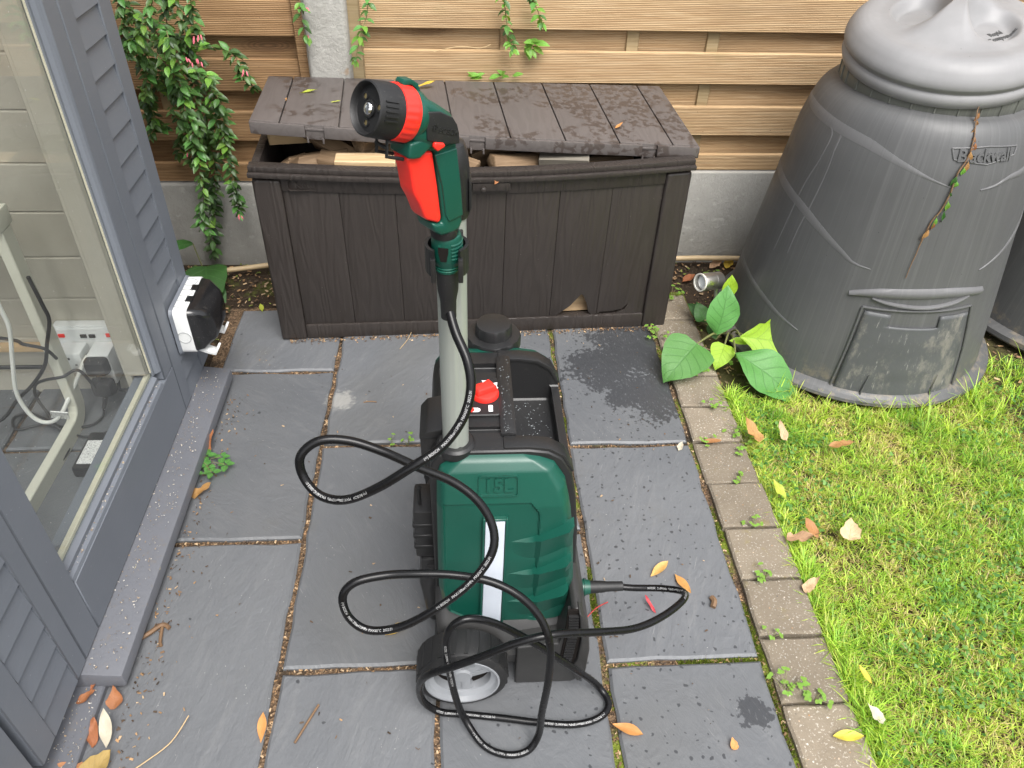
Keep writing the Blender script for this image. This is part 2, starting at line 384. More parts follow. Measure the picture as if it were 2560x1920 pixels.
k = NT('shed_paint', .46, .45); Q = k.shifted(k.pos(), 5)
c = k.mix(k.noise(Q, 7, 6), (.128,.141,.164), (.160,.174,.198)); c = k.mix(k.step(k.noise(Q, 90, 5, .7), .70, .76), c, (.30,.29,.28)); sp = k.step(k.voro(Q, 60), .05, .03); c = k.mix(k.math('MULTIPLY', sp, .7), c, (.42,.42,.42))
k.color(c); k.bump(k.noise(k.mapv(Q, (200,30,200)), 1, 4), .25, .0012); M['shed_paint'] = k.m
k = NT('sill_paint', .5, .4); Q = k.pos()
c = k.mix(k.noise(Q, 9, 6), (.100,.106,.121), (.135,.139,.154)); c = k.mix(k.math('MULTIPLY', k.step(k.noise(Q, 55, 7, .75), .56, .68), .55), c, (.14,.12,.10))
c = k.mix(k.step(k.noise(k.mapv(Q, (30,6,30)), 6, 5), .70, .74), c, (.42,.36,.2)); k.color(c); k.bump(k.noise(Q, 120, 6), .4, .002); M['sill_paint'] = k.m
k = NT('bead_cream', .5); k.color(k.mix(k.noise(k.pos(), 60, 5), (.50,.47,.36), (.66,.62,.48))); M['bead_cream'] = k.m
k = NT('interior_paint', .6, .3); Q = k.shifted(k.pos(), 3); k.color(k.mix(k.noise(Q, 12, 6), (.34,.315,.26), (.42,.395,.33))); k.bump(k.noise(k.mapv(Q, (8,60,60)), 3, 4), .2, .002); M['interior_paint'] = k.m
k = NT('raw_pine', .7); Q = k.obj(); k.color(k.mix(k.noise(k.mapv(Q, (3,40,40)), 3, 5), (.36,.24,.12), (.5,.36,.2))); M['raw_pine'] = k.m
# window glass: clear with dust and sky reflection
k = NT('window_glass'); ge = k.n('NewGeometry'); dt = k.n('VectorMath', operation='DOT_PRODUCT'); k.L(ge.outputs['Incoming'], dt.inputs[0]); k.L(ge.outputs['Normal'], dt.inputs[1])
fre = k.math('MULTIPLY_ADD', k.math('POWER', k.math('SUBTRACT', 1, k.math('ABSOLUTE', dt.outputs['Value'])), 5), .95, .045)
tr = k.n('BsdfTransparent'); tr.inputs[0].default_value = (.96,.975,.965,1); gl = k.n('BsdfGlossy'); gl.inputs['Roughness'].default_value = .015
m1 = k.n('MixShader'); k.L(fre, m1.inputs[0]); k.L(tr.outputs[0], m1.inputs[1]); k.L(gl.outputs[0], m1.inputs[2])
df = k.n('BsdfDiffuse'); df.inputs[0].default_value = (.62,.62,.60,1); P = k.pos()
dust = k.math('ADD', k.math('MULTIPLY', k.step(k.voro(P, 55), .055, .035), .8), k.math('MULTIPLY_ADD', k.step(k.noise(P, 5, 5, .6), .35, .8), .05, .012))
m2 = k.n('MixShader'); k.L(k.math('MINIMUM', dust, .85), m2.inputs[0]); k.L(m1.outputs[0], m2.inputs[1]); k.L(df.outputs[0], m2.inputs[2]); k.L(m2.outputs[0], k.out.inputs[0]); M['window_glass'] = k.m

def bin_plastic(name, lo, hi, bloom, bl, sk=.35):
    k = NT(name, .5, .45); Q = k.obj()
    c = k.mix(k.noise(Q, 5, 6), lo, hi)
    xyz = k.sep(Q); ang = k.math('ARCTAN2', xyz[1], xyz[0]); cv = k.n('CombineXYZ'); k.L(k.math('MULTIPLY', ang, 26), cv.inputs[0]); k.L(k.math('MULTIPLY', xyz[2], .7), cv.inputs[1])
    stv = k.noise(cv.outputs[0], 1.6, 6, .7); c = k.mix(k.math('MULTIPLY', k.step(stv, .46, .72), sk), c, bloom)
    c = k.mix(k.math('MULTIPLY', k.step(k.noise(cv.outputs[0], 5, 3, .6), .60, .68), sk), c, tuple(x*.5 for x in lo))
    c = k.mix(k.math('MULTIPLY', k.step(k.noise(Q, 3, 5, .6), .4, .7), bl), c, bloom); sp = k.step(k.voro(Q, 34), .05, .03); c = k.mix(k.math('MULTIPLY', sp, .8), c, tuple(x*.4 for x in lo))
    mu = k.math('MULTIPLY', k.step(xyz[2], .12, .0), k.step(k.noise(Q, 26, 6, .7), .48, .62)); c = k.mix(k.math('MULTIPLY', mu, .6), c, (.20,.165,.115))
    k.color(c); k.rough(k.math('MULTIPLY_ADD', k.noise(Q, 30, 5), .25, .36)); k.bump(k.math('ADD', k.math('MULTIPLY', stv, sk*2), k.math('MULTIPLY', k.noise(Q, 200, 2), .3)), .10, .003); M[name] = k.m
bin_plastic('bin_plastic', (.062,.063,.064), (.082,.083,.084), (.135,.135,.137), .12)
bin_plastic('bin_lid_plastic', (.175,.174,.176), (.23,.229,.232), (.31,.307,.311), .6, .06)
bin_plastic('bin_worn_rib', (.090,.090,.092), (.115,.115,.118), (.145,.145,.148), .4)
bin_plastic('bin_neck_plastic', (.05,.052,.048), (.12,.125,.11), (.21,.22,.19), .3)
k = NT('hatch_plastic', .5, .4); Q = k.obj()
c = k.mix(k.noise(Q, 8, 6), (.052,.055,.058), (.085,.088,.09)); c = k.mix(k.math('MULTIPLY', k.step(k.noise(k.mapv(Q, (1,1,.6)), 16, 7, .72), .50, .66), .55), c, (.22,.205,.175)); c = k.mix(k.math('MULTIPLY', k.step(k.noise(k.mapv(Q, (30,30,4)), 3, 5, .7), .60, .72), .7), c, (.30,.29,.27)); k.color(c); k.bump(k.noise(Q, 60, 6), .3, .002); M['hatch_plastic'] = k.m

def leafmat(name, lo, hi, rough=.42, vein=.25, trans=.28, hue=.03, attr=False, vlight=(.5,.6,.25), veins=7, scale_v=1.0):
    k = NT(name, rough, .45); uv = k.uv(); u = k.sep(uv)
    r = k.rand(); c = k.mix(r, lo, hi)
    if attr: c = k.attr('tint')
    c = k.hsv(c, k.math('MULTIPLY_ADD', r, hue, .5-hue/2), 1, k.math('MULTIPLY_ADD', k.noise(k.shifted(k.obj()), 60, 4), .5, .75))
    if vein:
        au = k.math('ABSOLUTE', k.math('SUBTRACT', u[0], .5)); mid = k.step(au, .03, .008)
        sv = k.math('SINE', k.math('MULTIPLY', k.math('SUBTRACT', u[1], k.math('MULTIPLY', au, .55)), veins*2*PI)); vv = k.math('MULTIPLY', k.step(sv, .86, .98), k.step(au, .5, .35))
        vs = k.math('MAXIMUM', mid, vv); c = k.mix(k.math('MULTIPLY', vs, vein), c, vlight)
        k.bump(k.math('SUBTRACT', k.noise(k.obj(), 300, 2), k.math('MULTIPLY', vs, 1.5)), .4, .0012)
    k.color(c)
    tl = k.n('BsdfTranslucent'); k.L(k.hsv(c, .49, 1.1, 1.6), tl.inputs[0]); mx = k.n('MixShader'); mx.inputs[0].default_value = trans
    k.L(k.b.outputs[0], mx.inputs[1]); k.L(tl.outputs[0], mx.inputs[2]); k.L(mx.outputs[0], k.out.inputs[0]); M[name] = k.m
leafmat('shrub_leaf', (.034,.095,.026), (.12,.27,.058), .33, .22, .2, .04, vlight=(.2,.36,.12))
leafmat('shrub_leaf_bright', (.12,.28,.04), (.20,.40,.06), .36, .2, .3, .04)
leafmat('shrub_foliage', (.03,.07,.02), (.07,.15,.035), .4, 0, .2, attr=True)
leafmat('broad_leaf', (.075,.215,.05), (.11,.28,.07), .40, .45, .25, .02, vlight=(.045,.14,.03), veins=6)
leafmat('broad_leaf_lime', (.28,.48,.035), (.34,.52,.04), .42, .4, .35, .01, vlight=(.14,.26,.03), veins=6)
leafmat('broad_leaf_dark', (.035,.11,.025), (.05,.14,.03), .38, .35, .2, .02, vlight=(.08,.2,.05), veins=6)
leafmat('weed_leaf', (.15,.30,.045), (.22,.38,.06), .5, 0, .3, .03)
leafmat('clover_leaf', (.06,.19,.04), (.09,.25,.05), .45, .15, .28, .02)
leafmat('lawn_blade', (.1,.2,.03), (.2,.3,.05), .5, 0, .35, .0, attr=True)
leafmat('dry_leaf', (.30,.13,.045), (.38,.19,.075), .6, .35, .15, .03, vlight=(.25,.12,.04), veins=8)
leafmat('orange_leaf', (.52,.26,.075), (.58,.32,.11), .5, .3, .2, .02, vlight=(.45,.22,.07), veins=9)
leafmat('tan_leaf', (.46,.30,.17), (.54,.38,.24), .65, .3, .15, .02, vlight=(.3,.19,.1), veins=6)
leafmat('pale_leaf', (.46,.42,.32), (.52,.47,.37), .6, .3, .2, .02, vlight=(.42,.36,.25), veins=8)
leafmat('yellow_leaf', (.60,.42,.05), (.62,.52,.08), .5, .3, .25, .02, vlight=(.4,.3,.05), veins=8)
leafmat('yellowgreen_leaf', (.36,.42,.05), (.42,.46,.06), .5, .3, .25, .02, vlight=(.2,.25,.04), veins=8)
leafmat('olive_leaf', (.34,.27,.08), (.40,.32,.10), .6, .3, .2, .05, vlight=(.2,.14,.05), veins=7)
leafmat('red_leaf', (.45,.04,.035), (.5,.06,.04), .5, .2, .15, .02)
leafmat('debris', (.3,.2,.1), (.5,.4,.3), .8, 0, .1, 0, attr=True)
k = NT('stem', .6); k.color((.16,.17,.06)); M['stem'] = k.m
k = NT('brown_stem', .7); k.color(k.mix(k.noise(k.obj(), 80), (.10,.055,.03), (.20,.12,.06))); M['brown_stem'] = k.m
k = NT('pale_stem', .7); k.color((.42,.30,.16)); M['pale_stem'] = k.m
k = NT('pink_flower', .5); k.color((.72,.16,.22)); M['pink_flower'] = k.m
k = NT('water', .05, .8); k.b.inputs['Transmission Weight'].default_value = .6; k.color((.25,.27,.28)); k.b.inputs['IOR'].default_value = 1.33; M['water'] = k.m
k = NT('dark_inside', .9, .1); k.color((.012,.010,.009)); M['dark_inside'] = k.m
k = NT('cane', .55); k.color(k.mix(k.noise(k.obj(), 40), (.40,.29,.16), (.52,.40,.24))); M['cane'] = k.m
k = NT('paper', .7); uvp = k.obj(); k.color(k.mix(k.step(k.noise(k.mapv(uvp, (300,900,300)), 1, 2), .56, .6), (.7,.7,.68), (.1,.1,.1))); M['paper'] = k.m
# ================================================================== SETTING
def sheet(name, x0, x1, y0, y1, z, mat, kind='structure'):
    o = MB().add([(x0,y0,z),(x1,y0,z),(x1,y1,z),(x0,y1,z)], [(0,1,2,3)]).build(name, mat, recalc=False)
    return tag(o, kind=kind)
sheet('ground', -60, 60, -60, 60, -.075, M['lawn_soil'])
tag(sheet('soil', -2.2, 3.0, 1.6, 2.9, -.022, M['soil']), 'dark bare soil with litter along the foot of the fence')
patio = MB().box(-.70, .575, -.6, 2.02, -.07, -.009).build('patio', M['joint_grit'])
tag(patio, 'grey slate slab patio with gritty mossy joints', kind='structure')
# slate slabs: 600 x 600, 600 x 300 and 300 x 600 pieces between the measured joints
slabs = [(-.66,-.357,.51,1.104),(-.66,-.357,1.117,1.692),(-.66,-.357,1.705,2.0),(-.66,-.357,-.1,.499),
         (-.345,-.060,.808,1.396),(-.345,-.060,1.408,2.0),(-.345,-.060,.205,.796),
         (-.049,.252,.52,1.110),(-.049,.252,1.122,1.694),(-.049,.252,1.706,2.0),(-.049,.252,-.08,.509),
         (.264,.560,.797,1.381),(.264,.560,1.393,2.0),(.264,.560,.195,.784)]
def slab_mesh(w, d, t, seed, jit=.0030):
    r = random.Random(seed); pts = []
    for (ax, ay), (bx, by) in (((0,0),(w,0)), ((w,0),(w,d)), ((w,d),(0,d)), ((0,d),(0,0))):
        n = max(4, int(max(abs(bx-ax), abs(by-ay))/.045))
        for i in range(n):
            f = i/n; j = r.uniform(-jit, jit)
            x = ax+(bx-ax)*f; y = ay+(by-ay)*f
            if ax == bx: x += j
            else: y += j
            pts.append((x-w/2, y-d/2))
    m = MB(); inner = [(x*(1-.005/w*2), y*(1-.005/d*2)) for x, y in pts]
    m.loft([[(x, y, -t) for x, y in pts], [(x, y, -.004) for x, y in pts], [(x, y, 0) for x, y in inner]])
    return m.mesh('slab')
for i, (x0, x1, y0, y1) in enumerate(slabs):
    o = link('slab', slab_mesh(x1-x0, y1-y0, .03, i), patio, ((x0+x1)/2, (y0+y1)/2, random.uniform(-.0015, .0015)), None, M['slate'])
    o.rotation_euler = (random.uniform(-.002,.002), random.uniform(-.002,.002), random.uniform(-.003,.003))
edging = MB().box(.566, .712, -.4, 2.1, -.07, -.014).build('paver_edging', M['joint_grit'])
tag(edging, 'row of brown concrete block pavers between patio and lawn', kind='structure')
ej = [2.06, 1.922, 1.786, 1.648, 1.521, 1.387, 1.246, 1.108, .970, .835, .697, .56, .42]
for i in range(len(ej)-1):
    d = ej[i]-ej[i+1]-.006
    me = slab_mesh(.129, d, .05, 100+i, .0016); shade(me, 35)
    o = link('paver', me, edging, (.6385+random.uniform(-.002,.002), (ej[i]+ej[i+1])/2, .004+random.uniform(-.003,.003)), (random.uniform(-.01,.01), random.uniform(-.012,.012), random.uniform(-.012,.012)), M['paver_concrete'])
tag(MB().box(.712, 3.2, -.8, 2.0, -.07, -.02).build('lawn', M['lawn_soil']), 'rough mown lawn ground', kind='structure')

# ================================================================== FENCE
FY = 2.33
def fence_panel(name, label, x0, x1, rows, mat, frame, battens, zbot, ztop):
    root = thing(name, label, 'fence', ((x0+x1)/2, FY, zbot))
    L = x1-x0; cx = (x0+x1)/2
    fm = MB().box(-L/2, L/2, -.008, .008, 0, 1)      # not used as is: boards share meshes of equal height
    def board(z0, z1, y, nm):
        m = MB(); h = z1-z0
        m.box(-L/2, L/2, -.009, .009, -h/2, h/2); me = m.mesh(nm, .002, 1)
        link(nm, me, root, (0, y-FY, (z0+z1)/2-zbot), (random.uniform(-.002,.002), random.uniform(-.0012,.0012), 0), mat)
    for z0, z1, front in rows: board(z0, z1, FY-.006 if front else FY+.020, 'board')
    for bx in battens:
        link('batten', MB().box(-.018, .018, -.006, .006, 0, ztop-zbot).mesh('batten', .002, 1), root, (bx-cx, .009, 0), None, M['batten_wood'])
    for a, b in frame:
        link('frame_post', MB().box(a-cx, b-cx, -.032, .032, 0, ztop-zbot).mesh('frame_post', .003, 1), root, None, None, M['batten_wood'] if mat is M['fence_wood'] else mat)
    return root
rowsR = [(.308,.358,True)]
z = .350
fr = [(.420,.508),(.576,.664),(.722,.812),(.870,.960),(1.02,1.11),(1.17,1.26),(1.32,1.41),(1.47,1.56),(1.62,1.71)]
rowsR += [(a, b, True) for a, b in fr] + [(a[1]-.014, b[0]+.014, False) for a, b in zip([(0,.36)]+fr, fr)]
fence_panel('fence_panel', 'pale reeded overlap fence panel to the right of the concrete post', -.285, 2.6, rowsR, M['fence_wood'], [(-.305,-.268)],
            [.135, .50, .735, 1.35, 1.9], .308, 1.75)
frl = [(.267,.326),(.396,.484),(.545,.636),(.697,.790),(.845,.935),(.99,1.08),(1.14,1.23),(1.29,1.38),(1.44,1.53),(1.59,1.70)]
rowsL = [(a, b, True) for a, b in frl] + [(a[1]-.014, b[0]+.014, False) for a, b in zip(frl, frl[1:])]
fence_panel('fence_panel', 'darker brown fence panel to the left of the concrete post behind the shrub', -2.2, -.43, rowsL, M['fence_wood_warm'], [(-.452,-.42)], [-.85, -1.3], .267, 1.75)
post = MB(); post.prism([(-.412,2.262),(-.308,2.262),(-.300,2.275),(-.300,2.40),(-.42,2.40),(-.42,2.275)], -.05, 1.8, 'z')
tag(post.build('concrete_post', M['concrete'], bevel=.006, origin=(-.36,2.33,0)), 'grey concrete fence post between the two wooden panels', 'post')
def gravel(x0, x1, label):
    m = MB(); m.gridbox(x0, x1, 2.30, 2.35, -.05, .305, 24)
    tag(m.build('gravel_board', M['concrete'], bevel=.008, origin=((x0+x1)/2, 2.33, 0)), label, 'gravel board')
gravel(-.297, 2.6, 'grey concrete gravel board under the pale right fence panel')
m = MB(); m.gridbox(-2.2, -.423, 2.30, 2.35, -.05, .262, 14)
tag(m.build('gravel_board', M['concrete'], bevel=.008, origin=(-1.3,2.33,0)), 'rough concrete gravel board under the brown fence panel behind the shrub', 'gravel board')
tag(MB().tube([(.45,2.262,.012),(.8,2.268,.014),(1.2,2.262,.012),(1.75,2.27,.012)], [.0085,.009,.0085,.009], 10).build('bamboo_cane', M['cane'], smooth=True, origin=(.8,2.26,0)), 'thin tan bamboo cane lying along the fence foot right of the box', 'cane')
tag(MB().tube([(-.79,2.20,.012),(-.6,2.245,.013),(-.4,2.262,.012)], .0085, 10).build('bamboo_cane', M['cane'], smooth=True, origin=(-.6,2.24,0)), 'tan bamboo cane on the soil left of the brown box', 'cane')

# ================================================================== SHED
SX = -.68
shed = thing('shed', 'blue grey painted timber summerhouse wall with large window', 'shed', (-.75,1.2,0))
def sp(name, mat, x0, x1, y0, y1, z0, z1, bevel=.002, parent=None):
    return MB().box(x0, x1, y0, y1, z0, z1).build(name, mat, parent or shed, bevel=bevel, seg=1)
P_ = M['shed_paint']; TOP = 2.05
sp('base_beam', M['sill_paint'], -.74, -.652, -.6, 1.66, -.02, .016, .004)
m = MB(); m.prism([(-.735,.012),(-.617,.012),(-.612,.020),(-.614,.046),(-.684,.056),(-.735,.056)], .775, 1.655, 'y'); m.build('sill', M['sill_paint'], shed, bevel=.003)
win = sp('window_frame', P_, -.735, SX, .868, 1.478, .058, .195)              # bottom rail with its stiles as sub-parts
m = MB(); m.prism([(-.735,.195),(-.681,.195),(-.683,.203),(-.690,.206),(-.690,.216),(-.700,.222),(-.735,.222)], .8685, 1.4075, 'y'); m.build('glazing_bead', P_, win)
sp('stile', P_, -.735, SX-.001, 1.425, 1.478, .1951, TOP, .003, win); sp('stile', P_, -.735, SX, .803, .8675, .058, TOP, .003, win)
m = MB(); m.prism([(-.735,1.4245),(-.684,1.4245),(-.688,1.418),(-.695,1.414),(-.695,1.407),(-.735,1.407)], .2225, TOP, 'z'); m.build('glazing_bead', P_, win)
sp('inner_bead', M['bead_cream'], -.713, -.702, .868, 1.4065, .2222, .231, .001, win)
sp('inner_sill', P_, -.735, -.7135, .868, 1.4065, .2222, .2262, .001, win)
sp('inner_bead', M['interior_paint'], -.745, -.703, 1.392, 1.4065, .2345, TOP, .002, win)
sp('inner_frame', M['interior_paint'], -.752, -.7355, 1.393, 1.43, .04, TOP, .002, win)
sp('gasket', M['bead_cream'], -.7005, -.698, 1.4025, 1.4072, .2345, TOP, 0, win)
sp('pane', M['window_glass'], -.7015, -.6985, .869, 1.4065, .223, TOP, 0, win)
def louvre(y0, y1, ya, yb, z0=.06, n=36):
    sp('panel_stile', P_, -.735, SX, y0, ya, .058, TOP, .002); sp('panel_stile', P_, -.735, SX, yb, y1, .058, TOP, .002)
    sp('panel_back', M['dark_inside'], -.737, -.722, ya-.004, yb+.004, .058, TOP, 0)
    L = yb-ya
    me = MB().add([(-.0045,-L/2,-.004),(.0045,-L/2,-.004),(.0045,L/2,-.004),(-.0045,L/2,-.004),(-.0045,-L/2,.064),(.0045,-L/2,.064),(.0045,L/2,.064),(-.0045,L/2,.064)],
                  [(3,2,1,0),(4,5,6,7),(0,1,5,4),(1,2,6,5),(2,3,7,6),(3,0,4,7)]).mesh('slat', .001, 1)
    sl = wloc(shed)
    for i in range(n):
        link('slat', me, shed, (SX-.0055-sl.x, (ya+yb)/2-sl.y, z0+i*.0553-sl.z), (0, -.10+random.uniform(-.008,.008), 0), P_)
louvre(1.4785, 1.70, 1.529, 1.642); louvre(.615, .8025, .663, .764); louvre(.30, .6, .36, .55)
sp('shade_roof', M['shed_paint'], -2.5, -1.05, -.7, 1.76, TOP+.002, TOP+.06)  # unseen partial roof, stopped short of the window to set the light inside
sp('corner_trim', P_, -.80, -.735, 1.615, 1.70, .058, TOP)
# inside: plank wall, floor slabs, skirting
fl = wloc(shed)
floor = sp('floor', M['joint_grit'], -2.4, -.742, -.4, 1.60, -.02, .03, 0)
for i, (a, b, c_, d) in enumerate(((-1.07,-.745,.92,1.36),(-1.07,-.745,1.37,1.598),(-1.6,-1.08,1.12,1.598),(-1.6,-1.08,.55,1.11),(-1.07,-.745,.3,.91),(-2.3,-1.61,.6,1.598))):
    link('floor_slab', slab_mesh(b-a, d-c_, .02, 60+i), floor, ((a+b)/2-fl.x, (c_+d)/2-fl.y, .04), None, M['slate'])
for i in range(16):
    z0 = .085+i*.1115
    m = MB(); m.prism([(1.600,z0),(1.600,z0+.1045),(1.606,z0+.1105),(1.615,z0+.1105),(1.615,z0)], -2.4, -.737, 'x'); m.build('wall_board', M['interior_paint'], shed)
sp('wall_back', M['interior_paint'], -2.4, -.80, 1.6155, 1.69, .0, 1.9, 0)
sp('skirting', M['interior_paint'], -2.4, -.737, 1.588, 1.5995, .03, .094)
sp('pine_strip', M['raw_pine'], -2.4, -1.0, 1.578, 1.5995, .165, .182); sp('floor_pipe', M['cable_black'], -2.4, -1.03, 1.57, 1.578, .118, .128)

# things inside the shed
tb = thing('desk', 'cream steel desk leg frame seen through the shed window', 'desk', (-.96,1.3,.04))
lg = spline([(-.928,1.47,.56),(-.928,1.47,.40),(-.928,1.47,.14),(-.928,1.463,.085),(-.928,1.435,.062),(-.928,1.38,.058),(-.932,1.1,.058),(-.935,.85,.058)], 6)
m = MB(); rings = []
for i, p in enumerate(lg):
    t = (lg[min(i+1, len(lg)-1)]-lg[max(i-1, 0)]).normalized(); nrm = t.cross(Vector((1,0,0)))
    rings.append([p+Vector((sx*.011,0,0))+nrm*sz*.020 for sx, sz in ((-1,-1),(1,-1),(1,1),(-1,1))])
m.loft(rings).build('leg_frame', M['cream_metal'], tb, bevel=.002, seg=1)
MB().box(-1.5, -.915, 1.44, 1.50, .56, .60).build('cross_rail', M['cream_metal'], tb, bevel=.003); MB().box(-1.48, -.94, 1.46, 1.48, .50, .535).build('apron', M['cream_metal'], tb, bevel=.002)
sk = thing('socket_strip', 'white twin wall socket behind the shed window', 'socket', (-.89,1.59,.2))
MB().box(-.975, -.79, 1.572, 1.599, .135, .245).build('back_box', M['white_plastic'], sk, bevel=.004); MB().box(-.972, -.793, 1.566, 1.573, .14, .240).build('face_plate', M['white_plastic'], sk, bevel=.002)
for x in (-.955,-.845): MB().box(x-.007, x+.007, 1.563, 1.567, .219, .228).build('switch', M['red_plastic'], sk)
for x in (-.905,-.885): MB().box(x-.007, x+.007, 1.563, 1.567, .217, .226).build('usb_port', M['cable_black'], sk)
def adapter(x0, x1, y0, y1, z0, z1, label):
    a = thing('plug_adapter', label, 'adapter', ((x0+x1)/2, y1, z0))
    MB().box(x0, x1, y0, y1, z0, z1).build('body', M['white_plastic'], a, bevel=.004)
    for dx, dz, w_, h_ in ((0,.014,.004,.006),(-.012,-.004,.005,.003),(.012,-.004,.005,.003)):
        cx, cz = (x0+x1)/2+dx, (z0+z1)/2+dz; MB().box(cx-w_/2, cx+w_/2, y0-.0012, y0+.002, cz-h_/2, cz+h_/2).build('pin_slot', M['cable_black'], a)
adapter(-.958, -.902, 1.515, 1.565, .150, .205, 'left white cube plug adapter in the shed wall socket'); adapter(-.885, -.835, 1.508, 1.565, .120, .205, 'right white tall plug adapter carrying two black plugs')
def plug(x, y, z, tilt, label):
    p = thing('plug', label, 'plug', (x, y, z)); m = MB()
    m.loft([[(x+a, y-d, z+b) for a, b in rrect(-.026*s, .026*s, -.022*s, .022*s, .008*s)] for s, d in ((1,0),(1,.012),(.8,.024))]); m.build('body', M['cable_black'], p, smooth=True)
    m = MB(); m.tube([(x, y-.012, z-.018), (x-.006, y-.018, z-.04), (x-.012, y-.022, z-.055)], [.007,.006,.005], 8); m.build('cord_grip', M['cable_black'], p, smooth=True)
plug(-.862, 1.505, .182, 0, 'upper black plug pushed into the tall white adapter'); plug(-.862, 1.500, .124, 0, 'lower black plug under the other black plug')
def cable(pts, r, mat, label):
    q = spline(pts, 6); tag(MB().tube(q, r, 8).build('cable', mat, smooth=True, origin=tuple(pts[-1])), label, 'cable')
cable([(-.967,1.42,.47),(-.967,1.42,.40),(-.968,1.42,.347),(-.995,1.42,.255),(-1.018,1.42,.166),(-1.01,1.42,.10),(-.983,1.42,.077),(-.945,1.42,.098),(-.92,1.47,.14),(-.895,1.50,.185),(-.885,1.515,.20)], .0048, M['cable_white'], 'thick white cable looping behind the shed window')
cable([(-.89,1.43,.47),(-.885,1.43,.40),(-.885,1.43,.36),(-.91,1.43,.30),(-.935,1.43,.24),(-.98,1.43,.185),(-1.03,1.43,.14),(-1.09,1.42,.082),(-1.2,1.42,.06)], .0042, M['cable_black'], 'black cable running down past the cream desk leg')
cable([(-1.25,1.43,.35),(-1.0,1.43,.315),(-.96,1.43,.298),(-.92,1.43,.285),(-.91,1.44,.25)], .0038, M['cable_black'], 'black cable crossing level left of the desk leg')
cable([(-.874,1.478,.13),(-.885,1.46,.20),(-.92,1.45,.19),(-.965,1.45,.18),(-.99,1.45,.165),(-1.0,1.45,.13),(-.985,1.44,.09),(-.965,1.42,.065),(-.94,1.40,.05),(-.92,1.36,.047),(-.924,1.31,.047),(-.948,1.26,.047),(-.98,1.15,.047)], .0036, M['cable_black'], 'black cable from the upper plug down to the shed floor')
cable([(-.874,1.475,.066),(-.885,1.50,.055),(-.880,1.47,.048),(-.90,1.44,.047),(-.958,1.435,.047),(-1.012,1.465,.047),(-1.062,1.49,.047),(-1.09,1.47,.047),(-1.064,1.43,.047),(-1.005,1.445,.047),(-.9,1.40,.047),(-.84,1.42,.047)], .003, M['cable_black'], 'thin black cable curled over the shed floor')
cable([(-.80,1.56,.205),(-.795,1.52,.17),(-.80,1.50,.12),(-.83,1.50,.105),(-.845,1.53,.11)], .004, M['cable_black'], 'short black cable hooked beside the right adapter')
br = thing('power_brick', 'black power supply brick with white label on the shed floor', 'power supply', (-.84,1.33,.04))
MB().box(-.875, -.80, 1.27, 1.39, .0425, .072).build('body', M['black_plastic'], br, bevel=.006)
MB().box(-.868, -.822, 1.285, 1.36, .0722, .0726).build('label_sticker', M['paper'], br); 
m = MB(); 
for i in range(12): m.box(-.866+i*.0036, -.8645+i*.0036+(i % 3)*.0005, 1.283, 1.292, .0728, .0730)
m.build('barcode', M['ink_white'], br)
tag(MB().box(-.962, -.925, 1.415, 1.418, .085, .125).build('cable_tag', M['paper'], origin=(-.945,1.416,.1)), 'small printed paper tag on the white cable', 'tag').rotation_euler = (.5,.3,.2)

# socket box outside
jb = thing('outdoor_socket', 'grey and black weatherproof socket box screwed to the shed wall', 'socket box', (SX,1.62,.19))
def ring_yz(x, y0, y1, z0, z1, r): return [(x, y, z) for y, z in rrect(y0, y1, z0, z1, r)]
m = MB(); m.loft([ring_yz(SX+.002,1.535,1.70,.186,.308,.014), ring_yz(-.640,1.535,1.70,.186,.308,.014)]); b = m.build('back_box', M['white_plastic'], jb, bevel=.002)
m = MB(); m.loft([ring_yz(SX+.0015,1.530,1.703,.180,.312,.016), ring_yz(-.671,1.533,1.701,.184,.310,.015)]); m.build('seal', M['shed_paint'], jb)
m = MB(); m.loft([ring_yz(-.6405,1.537,1.698,.188,.306,.014), ring_yz(-.622,1.540,1.695,.192,.303,.014), ring_yz(-.597,1.560,1.678,.206,.288,.02), ring_yz(-.592,1.572,1.666,.218,.276,.02)]); cv = m.build('cover', M['glossy_black'], jb, smooth=35)
for y in (1.57,1.617,1.664):
    m = MB(); m.lathe([(.0165,0),(.0165,.0012),(.0145,.0012),(.0145,.0002)], (-.660,y,.308), (0,0,1), 24, False); m.build('knockout', M['knockout_line'], b, smooth=30)
m = MB(); m.lathe([(.016,0),(.016,.0012),(.014,.0012),(.014,.0002)], (-.658,1.535,.235), (0,-1,0), 24, False); m.build('knockout', M['knockout_line'], b, smooth=30)
for y in (1.59,1.64): MB().box(-.652, -.636, y-.012, y+.012, .3055, .3095).build('hinge', M['glossy_black'], cv, bevel=.001)
for y in (1.565,1.655):
    m = MB(); m.prism([(-.640,.193),(-.622,.184),(-.606,.176),(-.597,.190),(-.592,.188),(-.603,.168),(-.618,.172),(-.640,.182)], y-.012, y+.012, 'y'); m.build('latch', M['white_plastic'], jb, bevel=.001)

